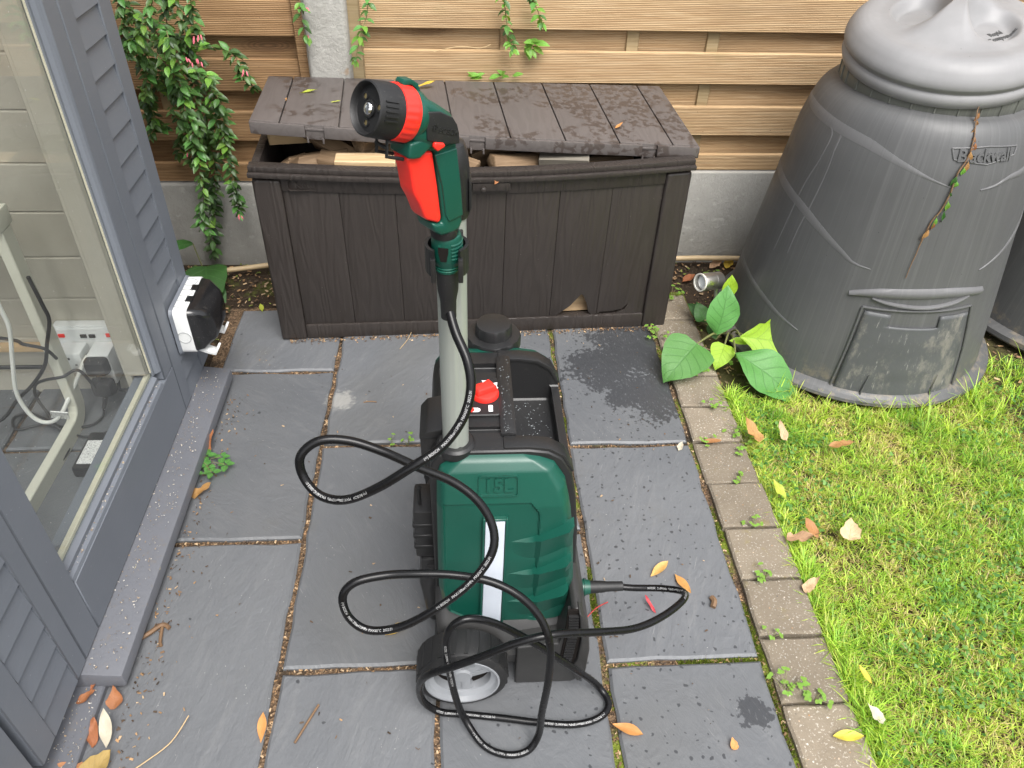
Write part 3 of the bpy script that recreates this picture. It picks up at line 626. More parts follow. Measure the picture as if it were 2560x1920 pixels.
# ================================================================== STORAGE BOX
BXW, BXH, BXD, RZ = 1.124, .525, .40, math.atan2(.049, 1.123)
sb = thing('storage_box', 'dark brown wood effect resin storage box overfilled with firewood', 'storage box', (-.518,1.846,0)); sb.rotation_euler = (0,0,RZ)
def bulge(m):
    m.v = [(x, y-.055*math.sin(PI*min(max(x/BXW,0),1))*max(0, z/.53)*(1 if y < .1 else 0), z) for x, y, z in m.v]; return m
BR = M['brown_resin']
def bpart(name, m, bevel=.003, seg=2): return bulge(m).build(name, BR, sb, bevel=bevel, seg=seg, local=True)
pw = .1403; px0 = .071
for i in range(7):
    x0 = px0+i*pw; x1 = x0+pw; y0, y1 = .006, .020; m = MB()
    if i == 5:   # cracked plank: bottom corner broken out
        m.prism([(x0,.048),(x0+.020,.048),(x0+.036,.062),(x0+.060,.083),(x0+.088,.122),(x0+.094,.118),(x0+.108,.086),(x0+.114,.060),(x0+.120,.050),(x0+.128,.046),(x1,.0485),(x1,.462),(x0,.462)], y0, y1)
    elif i == 6: m.prism([(x0,.048),(x0+.012,.056),(x0+.045,.057),(x0+.075,.064),(x0+.092,.083),(x0+.082,.060),(x0+.060,.050),(x0+.06,.047),(x1,.048),(x1,.462),(x0,.462)], y0, y1)
    else: m.gridbox(x0, x1, y0, y1, .046, .462, 4)
    bpart('plank', m, .0035)
for a, b in ((0,.0705),(BXW-.0705,BXW)): m = MB(); m.gridbox(a, b, -.004, .03, .0, .492, 3); bpart('corner_stile', m, .008, 3)
m = MB(); m.gridbox(.071, BXW-.071, .001, .03, .462, .500, 24); rail = bpart('top_rail', m, .003)
m = MB(); m.gridbox(.071, BXW-.071, -.001, .028, .0, .0475, 20); bpart('bottom_rail', m, .004)
m = MB(); m.gridbox(-.006, BXW+.006, -.014, .034, .500, .512, 28); bpart('rim_ledge', m, .003)
m = MB(); m.gridbox(-.004, BXW+.004, -.004, .030, .512, .526, 28); bpart('rim', m, .003)
for x0, x1, nm in ((0,.022,'side_wall'),(BXW-.022,BXW,'side_wall')):
    m = MB(); m.box(x0, x1, .0305, BXD, .0, .526); m.build(nm, BR, sb, bevel=.006, local=True)
MB().box(.0225, BXW-.0225, BXD-.022, BXD, .0, .526).build('back_wall', BR, sb, bevel=.004, local=True); MB().box(.0225, BXW-.0225, .0305, BXD-.0225, .004, .02).build('bottom', M['dark_inside'], sb, local=True)
m = MB(); m.gridbox(.545, .640, -.012, .0, .476, .4985, 2); bulge(m).build('catch_plate', BR, sb, bevel=.003, local=True)
m = MB(); m.lathe([(.003,0),(.006,.002),(.006,.012),(.003,.014)], (.572,-.065,.487), (0,-1,0), 12); m.build('catch_pin', BR, sb, local=True, smooth=40)
# embossed maker's name on the top rail
t_ = text_mesh('Keter', .026, .0009); t_.transform(Matrix.Translation((.135,-.0005-.055*math.sin(PI*.12)*.9,.481)) @ Matrix.Rotation(PI/2, 4, 'X')); link('raised_lettering', t_, sb, None, None, BR)
m = MB(); R_ = rrect(.088, .188, .467, .496, .008); yb_ = -.0003-.055*math.sin(PI*.12)*.92
m.loft([[(x, yb_+.006, z) for x, z in R_], [(x, yb_-.001, z) for x, z in R_], [((x-.138)*.975+.138, yb_-.001, (z-.4815)*.92+.4815) for x, z in R_], [((x-.138)*.97+.138, yb_+.006, (z-.4815)*.91+.4815) for x, z in R_]], caps=False); m.build('lettering_border', BR, sb, local=True)
# lid, sprung up at the left by the logs
ld = [Vector((-.507,1.882,.616)), Vector((.622,1.925,.538)), Vector((-.530,2.255,.600)), Vector((.585,2.285,.572))]
lc = wloc(sb); Rinv = Matrix.Rotation(-RZ, 4, 'Z')
def lidp(u, v, w_):
    p = ld[0]*(1-u)*(1-v)+ld[1]*u*(1-v)+ld[2]*(1-u)*v+ld[3]*u*v
    crown = .012*math.sin(PI*u)*(1-v) * -.6
    return Rinv @ (p + Vector((0,0,w_+crown)) - lc)
def lidpart(name, us, v0, v1, w0, w1, bevel, parent, mat=None):
    n = len(us); rings = [[lidp(u, v0, w0), lidp(u, v1, w0), lidp(u, v1, w1), lidp(u, v0, w1)] for u in us]
    return MB().loft(rings).build(name, mat or M['brown_resin_lid_skylit'], parent, bevel=bevel, local=True)
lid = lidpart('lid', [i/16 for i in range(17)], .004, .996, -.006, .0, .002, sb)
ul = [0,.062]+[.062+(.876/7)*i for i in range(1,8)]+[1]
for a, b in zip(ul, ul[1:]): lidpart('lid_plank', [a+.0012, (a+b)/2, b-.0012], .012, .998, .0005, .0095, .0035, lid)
us_ = [.0,.10,.105,.155,.16,.3,.44,.445,.475,.48,.6,.7,.80,.885,.89,.915,.92,1.0]
def fascia(u0, u1): lidpart('lid_lip', [u0+(u1-u0)*i/6 for i in range(7)], -.012, .011, -.022, .0085, .003, lid)
fascia(0,.115); fascia(.155,.47); fascia(.505,.865); fascia(.90,1.0)
for u0, u1 in ((.1155,.1545),(.4705,.5045),(.8655,.8995)):
    lidpart('clasp_recess', [u0, u1], .010, .02, -.028, .004, .001, lid)
    for u in (u0+.003, u1-.003): lidpart('clasp_tooth', [u-.002, u+.002], -.004, .012, -.036, -.022, .001, lid)
lidpart('lid_edge', [0,.006], -.01, 1.0, -.022, .008, .002, lid); lidpart('lid_edge', [.994,1.0], -.01, 1.0, -.022, .008, .002, lid)

# ---- firewood: every split log is a thing
def log(loc, rot, L, prof, mat, label, bark=None):
    n = len(prof); m = MB()
    rings = [[(t*L-L/2, a*(1+.10*(t-.5))+.002*math.sin(L*900+a*300), b*(1-.12*(t-.5))+.0015*math.sin(L*700+b*500)) for a, b in prof] for t in (0,.02,.5,.98,1)]
    rings[0] = [(x, y*.95, z*.95) for x, y, z in rings[0]]; rings[-1] = [(x, y*.95, z*.95) for x, y, z in rings[-1]]
    me = m.loft(rings).mesh('firewood_log', .0012, 1); o = link('firewood_log', me, None, loc, rot, mat)
    if bark: 
        me.materials.append(bark)
        for p in me.polygons:
            if p.normal.z < -.3: p.material_index = 1
    return tag(o, label, 'log', 'firewood in the brown box')
wedge = [(-.028,-.016),(.028,-.018),(.025,.010),(-.004,.022),(-.027,.008)]; slab_ = [(-.02,-.008),(.02,-.009),(.021,.009),(-.019,.010)]; tri = [(-.034,-.016),(.034,-.016),(.0,.030)]; blk = [(-.028,-.014),(.028,-.015),(.029,.014),(-.027,.016)]
LW, BK, LD = M['log_wood'], M['bark'], M['log_dark']
log((-.238,1.885,.518), (.1,.01,.03), .150, blk, LW, 'short pale squared log lying on the box rim left of the spray gun')
log((-.085,1.935,.512), (.5,-.06,.35), .19, wedge, LD, 'broad tan log right of the short pale squared log', BK)
log((-.425,1.905,.500), (.5,.1,1.25), .09, tri, LD, 'split log with rough end grain at the left corner of the box', BK)
log((-.345,1.965,.538), (.5,.34,-.45), .17, slab_, LD, 'thin brown stick leaning under the left clasp of the lid')
log((-.165,1.960,.537), (.4,-.46,.40), .15, slab_, LD, 'thin brown stick tilted up beside the black nozzle')
log((-.30,2.01,.510), (1.1,.10,-.45), .20, tri, LD, 'wide split log face behind the pale squared log', BK)
log((-.42,2.02,.545), (.3,.05,.3), .16, wedge, M['raw_pine'], 'reddish log tucked high under the left end of the lid')
log((-.36,1.93,.505), (.3,-.10,.25), .15, wedge, LD, 'brown log between the corner log and the pale squared log', BK)
log((-.22,1.985,.525), (.9,.2,.9), .13, tri, LD, 'brown wedge standing behind the tilted brown stick', BK)
log((.01,1.98,.505), (.7,-.1,.25), .20, tri, LD, 'log behind the grip of the spray gun', BK)
log((.155,1.935,.500), (.4,.16,.45), .17, wedge, LD, 'brown slanting log right of the pole', BK)
log((.270,1.925,.503), (.9,-.05,-.15), .13, tri, M['grey_bark'], 'grey bark covered log end near the middle of the opening')
log((.21,1.99,.515), (.2,.25,-.5), .18, slab_, LD, 'thin log leaning right inside the middle of the box')
log((-.30,1.905,.505), (.9,.05,-.35), .12, wedge, LD, 'small brown chunk left end of the pale squared log', BK)
log((-.02,1.91,.515), (.2,.12,-.5), .14, slab_, LD, 'flat brown piece showing under the trigger of the gun')
log((-.13,2.02,.545), (.8,.1,.2), .22, wedge, LD, 'brown log high under the lid behind the nozzle', BK)
log((.10,1.99,.52), (.9,-.3,.3), .16, tri, LD, 'brown wedge just right of the pole under the lid', BK)
log((.36,1.96,.485), (.3,0,.15), .20, wedge, BK, 'dark log low at the right end of the opening')
log((.372,1.945,.070), (.3,0,.1), .22, tri, LW, 'tan log end showing through the broken hole in the box')
log((-.25,1.99,.455), (.1,0,-.1), .30, wedge, BK, 'dark log underneath the left pile')
log((.05,2.03,.45), (.2,0,.1), .34, wedge, BK, 'dark log underneath the middle of the pile')
log((-.1,1.96,.455), (.2,0,.2), .28, tri, BK, 'dark log under the broad tan log')
# ================================================================== COMPOST BINS
CB = Vector((1.166,1.897,0))
def cr(z): return float(np.interp(z, [0,.6,.63,.66,.678,.692,.703,.712,.718,.76], [.37,.2878,.280,.2715,.265,.258,.25,.24,.223,.2195]))
def cpt(phi, z, dr=0, c=CB):
    a = math.radians(phi); r = cr(z)+dr; return Vector((c.x+r*math.cos(a), c.y+r*math.sin(a), c.z+z))
def smooth01(x, a, b):
    t = min(max((x-a)/(b-a), 0), 1); return t*t*(3-2*t)
LID_AX, LID_K = math.radians(53), .825
def lid_height(r, a):
    r = r/LID_K
    z = float(np.interp(r*LID_K, [0,.06,.10,.13,.15,.165,.18,.192,.203,.212,.220,.226,.2302], [.864,.863,.860,.855,.852,.8505,.8510,.8508,.848,.843,.835,.826,.815]))
    x, y = r*math.cos(a-LID_AX), r*math.sin(a-LID_AX)
    wst = .034+.14*(abs(x)/.2)**1.4; g_ = 1-smooth01(abs(y), wst*.35, wst*1.0)
    grip = .036*g_*(1-smooth01(abs(x), .03, .20))
    scoop = 0
    for s in (-1, 1):
        d = math.hypot(x/.110, (y-s*.102)/.074); scoop -= .026*(1-smooth01(d, .60, 1.0))
    return z + grip + scoop*(1-g_)*(1-smooth01(r, .175, .22))
def lid_tilt(dx, dy): return .020+(dx*.523+dy*.851)*math.tan(math.radians(10))
def lid_mesh(c):
    """round lid: bulging rim, shallow dish and a tall waisted grip across the middle with a hand scoop either side"""
    vs = []; fs = []; NR, NA = 60, 120; ax = math.radians(53); K = .825
    for i in range(NR+1):
        r = K*(.001+.279*(i/NR)**.9)
        for j in range(NA):
            a = 2*PI*j/NA; vs.append((c.x+r*math.cos(a), c.y+r*math.sin(a), lid_height(r, a)))
    for i in range(NR):
        for j in range(NA):
            k = (j+1) % NA; fs.append((i*NA+j, i*NA+k, (i+1)*NA+k, (i+1)*NA+j))
    prev = NR*NA
    for r, z in ((.2325,.808),(.2330,.800),(.2305,.794),(.2250,.790),(.2240,.785),(.2290,.780),(.2300,.770),(.2250,.756),(.2180,.752)):
        b = len(vs)
        for j in range(NA): a = 2*PI*j/NA; vs.append((c.x+r*math.cos(a), c.y+r*math.sin(a), z))
        for j in range(NA): k = (j+1) % NA; fs.append((prev+j, prev+k, b+k, b+j))
        prev = b
    # the lid sits a little askew, dipping towards the lawn
    vs = [(x, y, z+.020+((x-c.x)*.523+(y-c.y)*.851)*math.tan(math.radians(10))) for x, y, z in vs]
    return MB().add(vs, fs)
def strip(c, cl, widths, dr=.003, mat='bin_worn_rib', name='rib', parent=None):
    """raised swoosh: centre line in (angle, height) on the cone, tapering width"""
    q = spline([(p[0], p[1], 0) for p in cl], 5); n = len(q); rings = []
    for i, p in enumerate(q):
        w_ = np.interp(i/(n-1), np.linspace(0, 1, len(widths)), widths); t = q[min(i+1, n-1)]-q[max(i-1, 0)]
        r = cr(p.y); tx, ty = math.radians(t.x)*r, t.y; L = math.hypot(tx, ty); nx, ny = -ty/L, tx/L
        ring = []
        for s, d in ((-1,-.004),(-1,dr*.2),(-.4,dr),(.4,dr),(1,dr*.2),(1,-.004)):
            ring.append(cpt(p.x+math.degrees(nx*s*w_/r), p.y+ny*s*w_, d, c))
        rings.append(ring)
    return MB().loft(rings).build(name, M[mat], parent, smooth=50)
def bin_(c, label):
    root = thing('compost_bin', label, 'compost bin', c)
    prof = [(.392,0),(.392,.012),(.384,.022),(.370,.028)]+[(cr(z), z) for z in np.linspace(.03,.600,13)]+[(.2800,.63),(.2715,.66),(.2650,.678),(.2580,.692),(.250,.703),(.240,.712),(.230,.717),(.221,.719),(.216,.724),(.216,.79)]
    m = MB(); m.lathe(prof, c, n=96, caps=False); m.build('body', M['bin_plastic'], root, smooth=40)
    return root
cb = bin_(CB, 'grey plastic compost bin with lid and base hatch in front of the fence')
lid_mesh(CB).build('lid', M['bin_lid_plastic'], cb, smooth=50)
m = MB(); m.lathe([(.2175,.718),(.2195,.722),(.2195,.754),(.2175,.758)], CB, n=96, caps=False); nk = m.build('neck', M['bin_neck_plastic'], cb, smooth=40)
for i in range(28):
    a = math.radians(-180+i*13); MB().tube([(CB.x+.2200*math.cos(a), CB.y+.2200*math.sin(a), .722), (CB.x+.2200*math.cos(a), CB.y+.2200*math.sin(a), .754)], .0022, 6).build('neck_rib', M['bin_neck_plastic'], nk)
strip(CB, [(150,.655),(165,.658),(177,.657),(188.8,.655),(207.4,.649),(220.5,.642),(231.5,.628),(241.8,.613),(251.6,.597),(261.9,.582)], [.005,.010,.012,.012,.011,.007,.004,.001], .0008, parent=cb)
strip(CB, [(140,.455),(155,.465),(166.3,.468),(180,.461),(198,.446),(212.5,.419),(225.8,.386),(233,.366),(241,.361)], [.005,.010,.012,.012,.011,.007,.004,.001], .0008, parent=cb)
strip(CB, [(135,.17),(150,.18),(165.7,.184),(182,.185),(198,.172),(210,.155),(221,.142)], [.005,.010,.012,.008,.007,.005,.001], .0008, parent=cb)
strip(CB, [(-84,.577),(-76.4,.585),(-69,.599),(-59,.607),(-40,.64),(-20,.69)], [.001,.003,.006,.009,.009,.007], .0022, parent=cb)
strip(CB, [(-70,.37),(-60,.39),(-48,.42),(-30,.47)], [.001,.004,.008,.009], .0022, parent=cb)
# hooded brow over the hatch
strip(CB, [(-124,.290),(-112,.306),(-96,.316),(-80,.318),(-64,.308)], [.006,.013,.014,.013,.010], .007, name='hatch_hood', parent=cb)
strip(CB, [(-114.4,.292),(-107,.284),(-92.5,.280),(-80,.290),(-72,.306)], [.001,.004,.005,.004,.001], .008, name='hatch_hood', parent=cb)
# hatch door, a curved panel with a finger notch
def conepanel(poly, d0, d1, name, mat, parent, bevel=.002):
    m = MB(); n = len(poly); m.loft([[cpt(a, z, d0) for a, z in poly], [cpt(a, z, d1) for a, z in poly]], caps=False)
    return m
def hatch():
    rows = []; zs = [.008,.02,.04,.06,.08,.10,.12,.14,.16,.18,.20,.218,.224,.2245,.235,.245,.256]
    vs = []; fs = []; NA = 26; idx = {}
    for iz, z in enumerate(zs):
        f = z/.26; a0 = -117.5+2.0*f; a1 = -66.5-3.0*f
        for ia in range(NA+1):
            a = a0+(a1-a0)*ia/NA
            d = .006+.004*math.exp(-((z-.185)/.006)**2)*(1 if 5 < ia < 21 else 0)+.003*math.exp(-((z-.145)/.006)**2)*(1 if 6 < ia < 20 else 0)+.003*math.exp(-((z-.10)/.006)**2)*(1 if 8 < ia < 19 else 0)
            idx[iz, ia] = len(vs); vs.append(cpt(a, z, d))
    for iz in range(len(zs)-1):
        for ia in range(NA):
            if zs[iz] >= .224 and 6 <= ia < 18: continue
            fs.append((idx[iz,ia], idx[iz,ia+1], idx[iz+1,ia+1], idx[iz+1,ia]))
    o = MB().add(vs, fs).build('hatch_door', M['hatch_plastic'], cb, smooth=40, recalc=False)
    so_ = o.modifiers.new('thick', 'SOLIDIFY'); so_.thickness = .007; so_.offset = -1; return o
hd = hatch()
for pts in ([(-119,.005),(-117.5,.14),(-117,.262)], [(-117,.263),(-95,.270),(-69,.272)], [(-68,.272),(-64.5,.14),(-64,.005)]):
    q = spline([(a, z, 0) for a, z in pts], 8); MB().tube([cpt(p.x, p.y, .002) for p in q], .0035, 8).build('hatch_frame', M['bin_plastic'], cb, smooth=True)
for a in (-107,-78): MB().tube([cpt(a, .01, .011), cpt(a+1.5, .085, .010)], [.0035,.001], 6).build('door_rib', M['hatch_plastic'], hd, smooth=True)
m = MB(); m.lathe([(.394,.001),(.399,.006),(.397,.014),(.385,.02)], CB, n=96, caps=False); m.build('base_flange', M['bin_plastic'], cb, smooth=True)
# raised maker's plate and name
t_ = text_mesh('Blackwall', .038, .0024, .0006, .95)
for v in t_.vertices:
    x, y, z = v.co; v.co = cpt(-85.5+math.degrees(x/cr(.652)), .652+y, .001+z*1.2) - CB
link('raised_lettering', t_, cb, None, None, M['bin_plastic'])
pl = [(-102.6,.666),(-85,.672),(-68.2,.668),(-69.5,.650),(-84.2,.634),(-100.5,.643),(-102.6,.666)]
q = [];
for a, b in zip(pl, pl[1:]): q += [(a[0]+(b[0]-a[0])*t/6, a[1]+(b[1]-a[1])*t/6) for t in range(6)]
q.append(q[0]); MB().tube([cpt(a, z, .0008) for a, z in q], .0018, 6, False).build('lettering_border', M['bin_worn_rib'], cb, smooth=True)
# dribble marks are run-off on the wall: thin chalky films
for cl in ([(192,.655),(200,.630),(199.3,.568),(195.9,.496),(194.5,.411),(193.2,.299)], [(205.4,.637),(205.5,.607),(205.8,.546),(204.4,.458),(202.6,.39),(202.1,.317)]):
    strip(CB, cl, [.003,.0022,.002,.0022,.002,.001], .0004, name='chalk_run', parent=cb)
# embossed notice on the lid
t_ = text_mesh('Rapid\nComposter', .018, .0008, .0003); t_.transform(Matrix.Translation((.080,-.062,0)) @ Matrix.Rotation(math.radians(24), 4, 'Z'))
for v in t_.vertices: v.co.z += lid_height(math.hypot(v.co.x, v.co.y), math.atan2(v.co.y, v.co.x))+lid_tilt(v.co.x, v.co.y)+.0006
link('raised_lettering', t_, cb, None, None, M['bin_plastic'])
C2 = Vector((1.957,1.985,0)); cb2 = bin_(C2, 'second dark compost bin cut off by the right picture edge')
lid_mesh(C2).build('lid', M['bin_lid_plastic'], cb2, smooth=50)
m = MB(); m.lathe([(.394,.001),(.399,.008),(.397,.022),(.385,.03)], C2, n=64, caps=False); m.build('base_flange', M['bin_plastic'], cb2, smooth=True)
strip(C2, [(165,.47),(190,.44),(205,.40),(218,.37),(235,.36)], [.012,.018,.017,.012,.002], parent=cb2)

# ================================================================== SPIKE SPOTLIGHT
lamp = thing('garden_spotlight', 'small brushed steel spike spotlight beside the big leaved plant', 'spotlight', (.757,1.90,-.02))
hA = Vector((-.90,-.40,.16)).normalized(); hb = Vector((.752,1.915,.146))
m = MB(); m.lathe([(.024,0),(.0255,.002),(.0255,.027),(.0250,.0275),(.0250,.0285),(.0255,.029),(.0255,.072),(.0245,.074),(.0215,.074),(.0215,.060),(.0210,.060)], hb, hA, 40); m.build('head', M['steel'], lamp, smooth=30)
m = MB(); m.lathe([(.0257,.071),(.0265,.073),(.0262,.0765),(.0225,.0765),(.0222,.073)], hb, hA, 40, False); m.build('lens_ring', M['cream_plastic'], lamp, smooth=30)
m = MB(); m.lathe([(.0212,.060),(.0205,.064),(.0175,.0665),(.012,.068),(.004,.0685),(.0005,.0685)], hb, hA, 32, False); m.build('bulb', M['lamp_glass'], lamp, smooth=True)
m = MB(); m.tube([hb+Vector((-.006,-.003,-.020)), (.750,1.895,.06), (.745,1.872,-.02)], .0062, 12); m.build('stake', M['steel'], lamp, smooth=True)

# ================================================================== PRESSURE WASHER
pwz = thing('pressure_washer', 'green and black wheeled pressure washer with grey telescopic pole', 'pressure washer', (.065,.98,0))
BP, MBk, GP, RP = M['black_plastic'], M['matte_black'], M['green_plastic'], M['red_plastic']
def ysf(z): return float(np.interp(z, [0,.13,.3,.42,.48,.5,.52], [.80,.80,.803,.815,.835,.851,.87]))
zL = [.120,.135,.150,.167,.226,.30,.42,.46,.479,.4928,.4991,.5021]; xL = [.060,.015,-.015,-.0397,-.0475,-.0470,-.0451,-.044,-.0385,-.0206,-.0029,.0396]
zR = [.120,.1256,.145,.1747,.2398,.344,.4052,.4475,.4817,.4932,.4998,.5021]; xR = [.066,.0748,.1751,.1813,.1828,.1753,.1675,.1582,.1391,.1179,.0894,.0420]
def panel():
    NZ, NX = 130, 84; vs = []; fs = []
    for i in range(NZ+1):
        z = .1205+(.5019-.1205)*(i/NZ if i < NZ-14 else (i/NZ)); z = .1205+(.5019-.1205)*(1-(1-i/NZ)**1.15)
        a = np.interp(z, zL, xL); b = np.interp(z, zR, xR)
        for j in range(NX+1):
            u = j/NX; x = a+(b-a)*u; y = ysf(z)
            e = min(x-a, b-x, (z-.1205)*1.2, (.5019-z)*1.6); y += .016*max(0, 1-e/.016)**2
            xe = .118-.30*max(0, z-.405)**1.0*2.2; ins = smooth01(.428-z, 0, .003)*smooth01(xe-x, 0, .003)*smooth01(x-a, .010, .0125)
            y += .0050*ins
            vs.append((x, y, z))
    for i in range(NZ):
        for j in range(NX):
            k = i*(NX+1)+j; fs.append((k, k+1, k+NX+2, k+NX+1))
    # return edge back into the shell
    rim = [j for j in range(NX+1)]+[i*(NX+1)+NX for i in range(1, NZ+1)]+[NZ*(NX+1)+j for j in range(NX-1, -1, -1)]+[i*(NX+1) for i in range(NZ-1, 0, -1)]
    b = len(vs); vs += [(vs[r][0], .895, vs[r][2]) for r in rim]; n = len(rim)
    fs += [(rim[i], b+i, b+(i+1) % n, rim[(i+1) % n]) for i in range(n)]
    return MB().add(vs, fs).build('side_panel', GP, pwz, smooth=28, recalc=False)
pan = panel()
for zr in (.345, .268, .192):
    rows = []
    for x in list(np.linspace(.070, .108, 6))+list(np.linspace(.112, .172, 8)):
        zl_ = zr+(x-.070)*.22+max(0, x-.108)*.42; dp = .0095*smooth01(x, .068, .112)+.0095*smooth01(x, .108, .172); inn = .0050 if x < .116 and zl_ < .42 else 0
        yt = ysf(zl_)+inn; zb_ = zl_-.060; yb = ysf(zb_)+inn
        if x > .166: dp *= .55
        rows.append([(x, yt+.004, zl_+.0005), (x, yt-dp, zl_-.0045), (x, (yt+yb)/2-dp*.45, (zl_+zb_)/2), (x, yb+.0015, zb_), (x, yt+.008, zl_-.02)])
    MB().loft(rows).build('rib', GP, pan, smooth=20)
# level strip
m = MB(); rows = []
for t in np.linspace(0, 1, 12):
    z = .140+(.394-.140)*t; a = .0255+(.0308-.0255)*t; b = .0592+(.0628-.0592)*t; y = ysf(z)
    rows.append([(a, y+.006, z), (a+.0005, y-.0015, z), (b-.0005, y-.0015, z), (b, y+.006, z)])
m.loft(rows).build('level_strip', M['strip_plastic'], pan, bevel=.0015)
m = MB()
for s in (0, 1):
    rows = []
    for t in np.linspace(0, 1, 12):
        z = .136+(.400-.136)*t; a = .0255+(.0308-.0255)*t; b = .0592+(.0628-.0592)*t; y = ysf(z); x = a-.004 if s == 0 else b+.0003
        rows.append([(x, y+.006, z), (x, y-.0028, z), (x+.0037, y-.0028, z), (x+.0037, y+.006, z)])
    m.loft(rows)
m.box(.0268, .0668, ysf(.398)-.0028, ysf(.398)+.006, .3945, .3990); m.build('strip_frame', GP, pan, bevel=.0012, seg=1)
# embossed capacity plate
TM = Matrix.Translation((.0512, ysf(.459)-.0012, .459)) @ Matrix.Rotation(PI/2-math.atan(.33), 4, 'X')
o15 = wloc(pwz)
t_ = text_mesh('15L', .031, .0024, .0010); t_.transform(TM); t_.transform(Matrix.Translation(-o15)); link('raised_lettering', t_, pan, None, None, GP)
m = MB(); R0 = rrect(-.031, .031, -.018, .018, .005); R1 = rrect(-.0295, .0295, -.0165, .0165, .0045)
m.loft([[(x, y, -.004) for x, y in R0], [(x, y, .0024) for x, y in R0], [(x, y, .0024) for x, y in R1], [(x, y, -.004) for x, y in R1]], caps=False)
m.v = [tuple(TM @ Vector(v)) for v in m.v]; m.build('lettering_border', GP, pan)
# shell with tray
shell_pts = [(-.056,.13),(.190,.13),(.194,.22),(.190,.31),(.180,.40),(.170,.452),(.152,.485),(.130,.500),(.100,.505),(-.020,.505),(-.040,.498),(-.052,.480),(-.056,.455)]
sh = MB().prism(shell_pts, .856, 1.110).mesh('shell', .006, 3, off=o15)
def cutter(x0, x1, y0, y1, z0, z1, b): return MB().box(x0, x1, y0, y1, z0, z1).mesh('cut', b, 3, off=o15)
sh = boolean(sh, [cutter(.078,.158,.890,1.085,.412,.7,.008), cutter(.10,.35,.8905,1.0845,.444,.7,.006), cutter(-.10,.066,.898,.912,.498,.7,.002), cutter(-.10,.066,1.050,1.075,.494,.7,.003)])
shade(sh, 35); link('shell', sh, pwz, None, None, BP)
m = MB(); m.prism([(.060,.498),(.076,.498),(.082,.511),(.070,.514),(.056,.511)], .888, 1.088); m.build('tray_lip', BP, pwz, bevel=.003)
for i in range(2):
    y0 = .860+i*.222; m = MB(); m.prism([(.06,.500),(.10,.502),(.130,.496),(.152,.480),(.168,.450),(.174,.452),(.157,.4865),(.133,.5035),(.10,.5085),(.06,.5085)], y0, y0+.028); m.build('tray_arch', BP, pwz, bevel=.004)
# far half of the tank and its filler cap
def inset_poly(P, s, cx=.067, cz=.30): return [(cx+(x-cx)*s, cz+(z-cz)*s) for x, z in P]
m = MB(); m.loft([[(x, 1.1105, z) for x, z in inset_poly(shell_pts, .990)], [(x, 1.122, z) for x, z in inset_poly(shell_pts, .985)], [(x, 1.136, z) for x, z in inset_poly(shell_pts, .94)], [(x, 1.165, z) for x, z in inset_poly(shell_pts, .82)], [(x, 1.185, z) for x, z in inset_poly(shell_pts, .70)]]); m.build('tank', GP, pwz, smooth=40)
MB().lathe([(.042,.36),(.042,.4925)], (.056,1.160,0), n=40).build('cap_neck', GP, pwz, smooth=30)
m = MB(); cp = (.056,1.160,.492); n_ = 120
def crg(r, z, flute): return [(cp[0]+(r+flute*(1 if (j % 10) < 5 else -1)*(1 if j % 30 < 20 else 0))*math.cos(2*PI*j/n_), cp[1]+(r+flute*(1 if (j % 10) < 5 else -1)*(1 if j % 30 < 20 else 0))*math.sin(2*PI*j/n_), cp[2]+z) for j in range(n_)]
m.loft([crg(.0500,-.004,.0007), crg(.0495,.013,.0007), crg(.0480,.0165,0), crg(.035,.018,0)]); cap = m.build('filler_cap', BP, pwz, smooth=35)
m = MB(); m.loft([crg(.0340,.0175,.0004), crg(.0330,.034,.0004), crg(.0310,.039,0), crg(.024,.0405,0), crg(.001,.0405,0)]); m.build('cap_knob', BP, cap, smooth=35)
# control panel
cpn = MB(); cpn.loft([[(x, y, z_) for x, y in rrect(-.034*s+.014*(1), .046*s+.014, .934*1+(.0015 if s < 1 else 0), 1.030-(.0015 if s < 1 else 0), .007)] for s, z_ in ((1,.503),(1,.509),(.97,.5105))]); cp_ = cpn.build('control_panel', MBk, pwz, smooth=30)
kz = .5106; m = MB(); m.lathe([(.0235,0),(.0235,.004),(.0215,.008),(.019,.009),(.001,.009)], (.0345,.985,kz), n=40); kn = m.build('knob', RP, pwz, smooth=35)
m = MB(); m.loft([[(.0345+x*math.cos(.6)-y*math.sin(.6), .985+x*math.sin(.6)+y*math.cos(.6), kz+z_) for x, y in ((-.020*s,-.0075*s),(.018*s,-.0125*s),(.018*s,.0125*s),(-.020*s,.0075*s))] for s, z_ in ((1,.008),(.9,.017),(.8,.020))]); m.build('knob_grip', RP, kn, bevel=.002)
def decal(poly, z_, mat, nm='printed_mark'): return MB().add([(x, y, z_) for x, y in poly], [tuple(range(len(poly)))]).build(nm, mat, cp_, recalc=False)
decal([(.033,1.012),(.041,1.021),(.030,1.021)], kz+.0006, M['ink_white']); decal([(.055,1.002),(.0565,1.015),(.047,1.013)], kz+.0006, M['ink_white'])
decal([(.053,1.000),(.0548,.997),(.0575,1.001),(.0558,1.0045)], kz+.0006, M['ink_white'])
decal(rrect(-.004, .0265, .9405, .951, .0052), kz+.0006, M['ink_white']); decal([(.0105+.0062*math.cos(t), .9458+.0062*math.sin(t)) for t in np.linspace(0, 2*PI, 24, endpoint=False)], kz+.0012, RP)
decal(rrect(.0395, .0465, .941, .957, .0012), kz+.0006, M['ink_white']); decal([(-.018,.972),(.002,.972),(.002,.988),(-.018,.988)], kz+.0006, RP)
t_ = text_mesh('BOSCH', .0062, 0); t_.transform(Matrix.Translation(Vector((-.008,.980,kz+.0013))-o15) @ Matrix.Rotation(-PI/2, 4, 'Z')); link('printed_mark', t_, cp_, None, None, M['ink_white'])
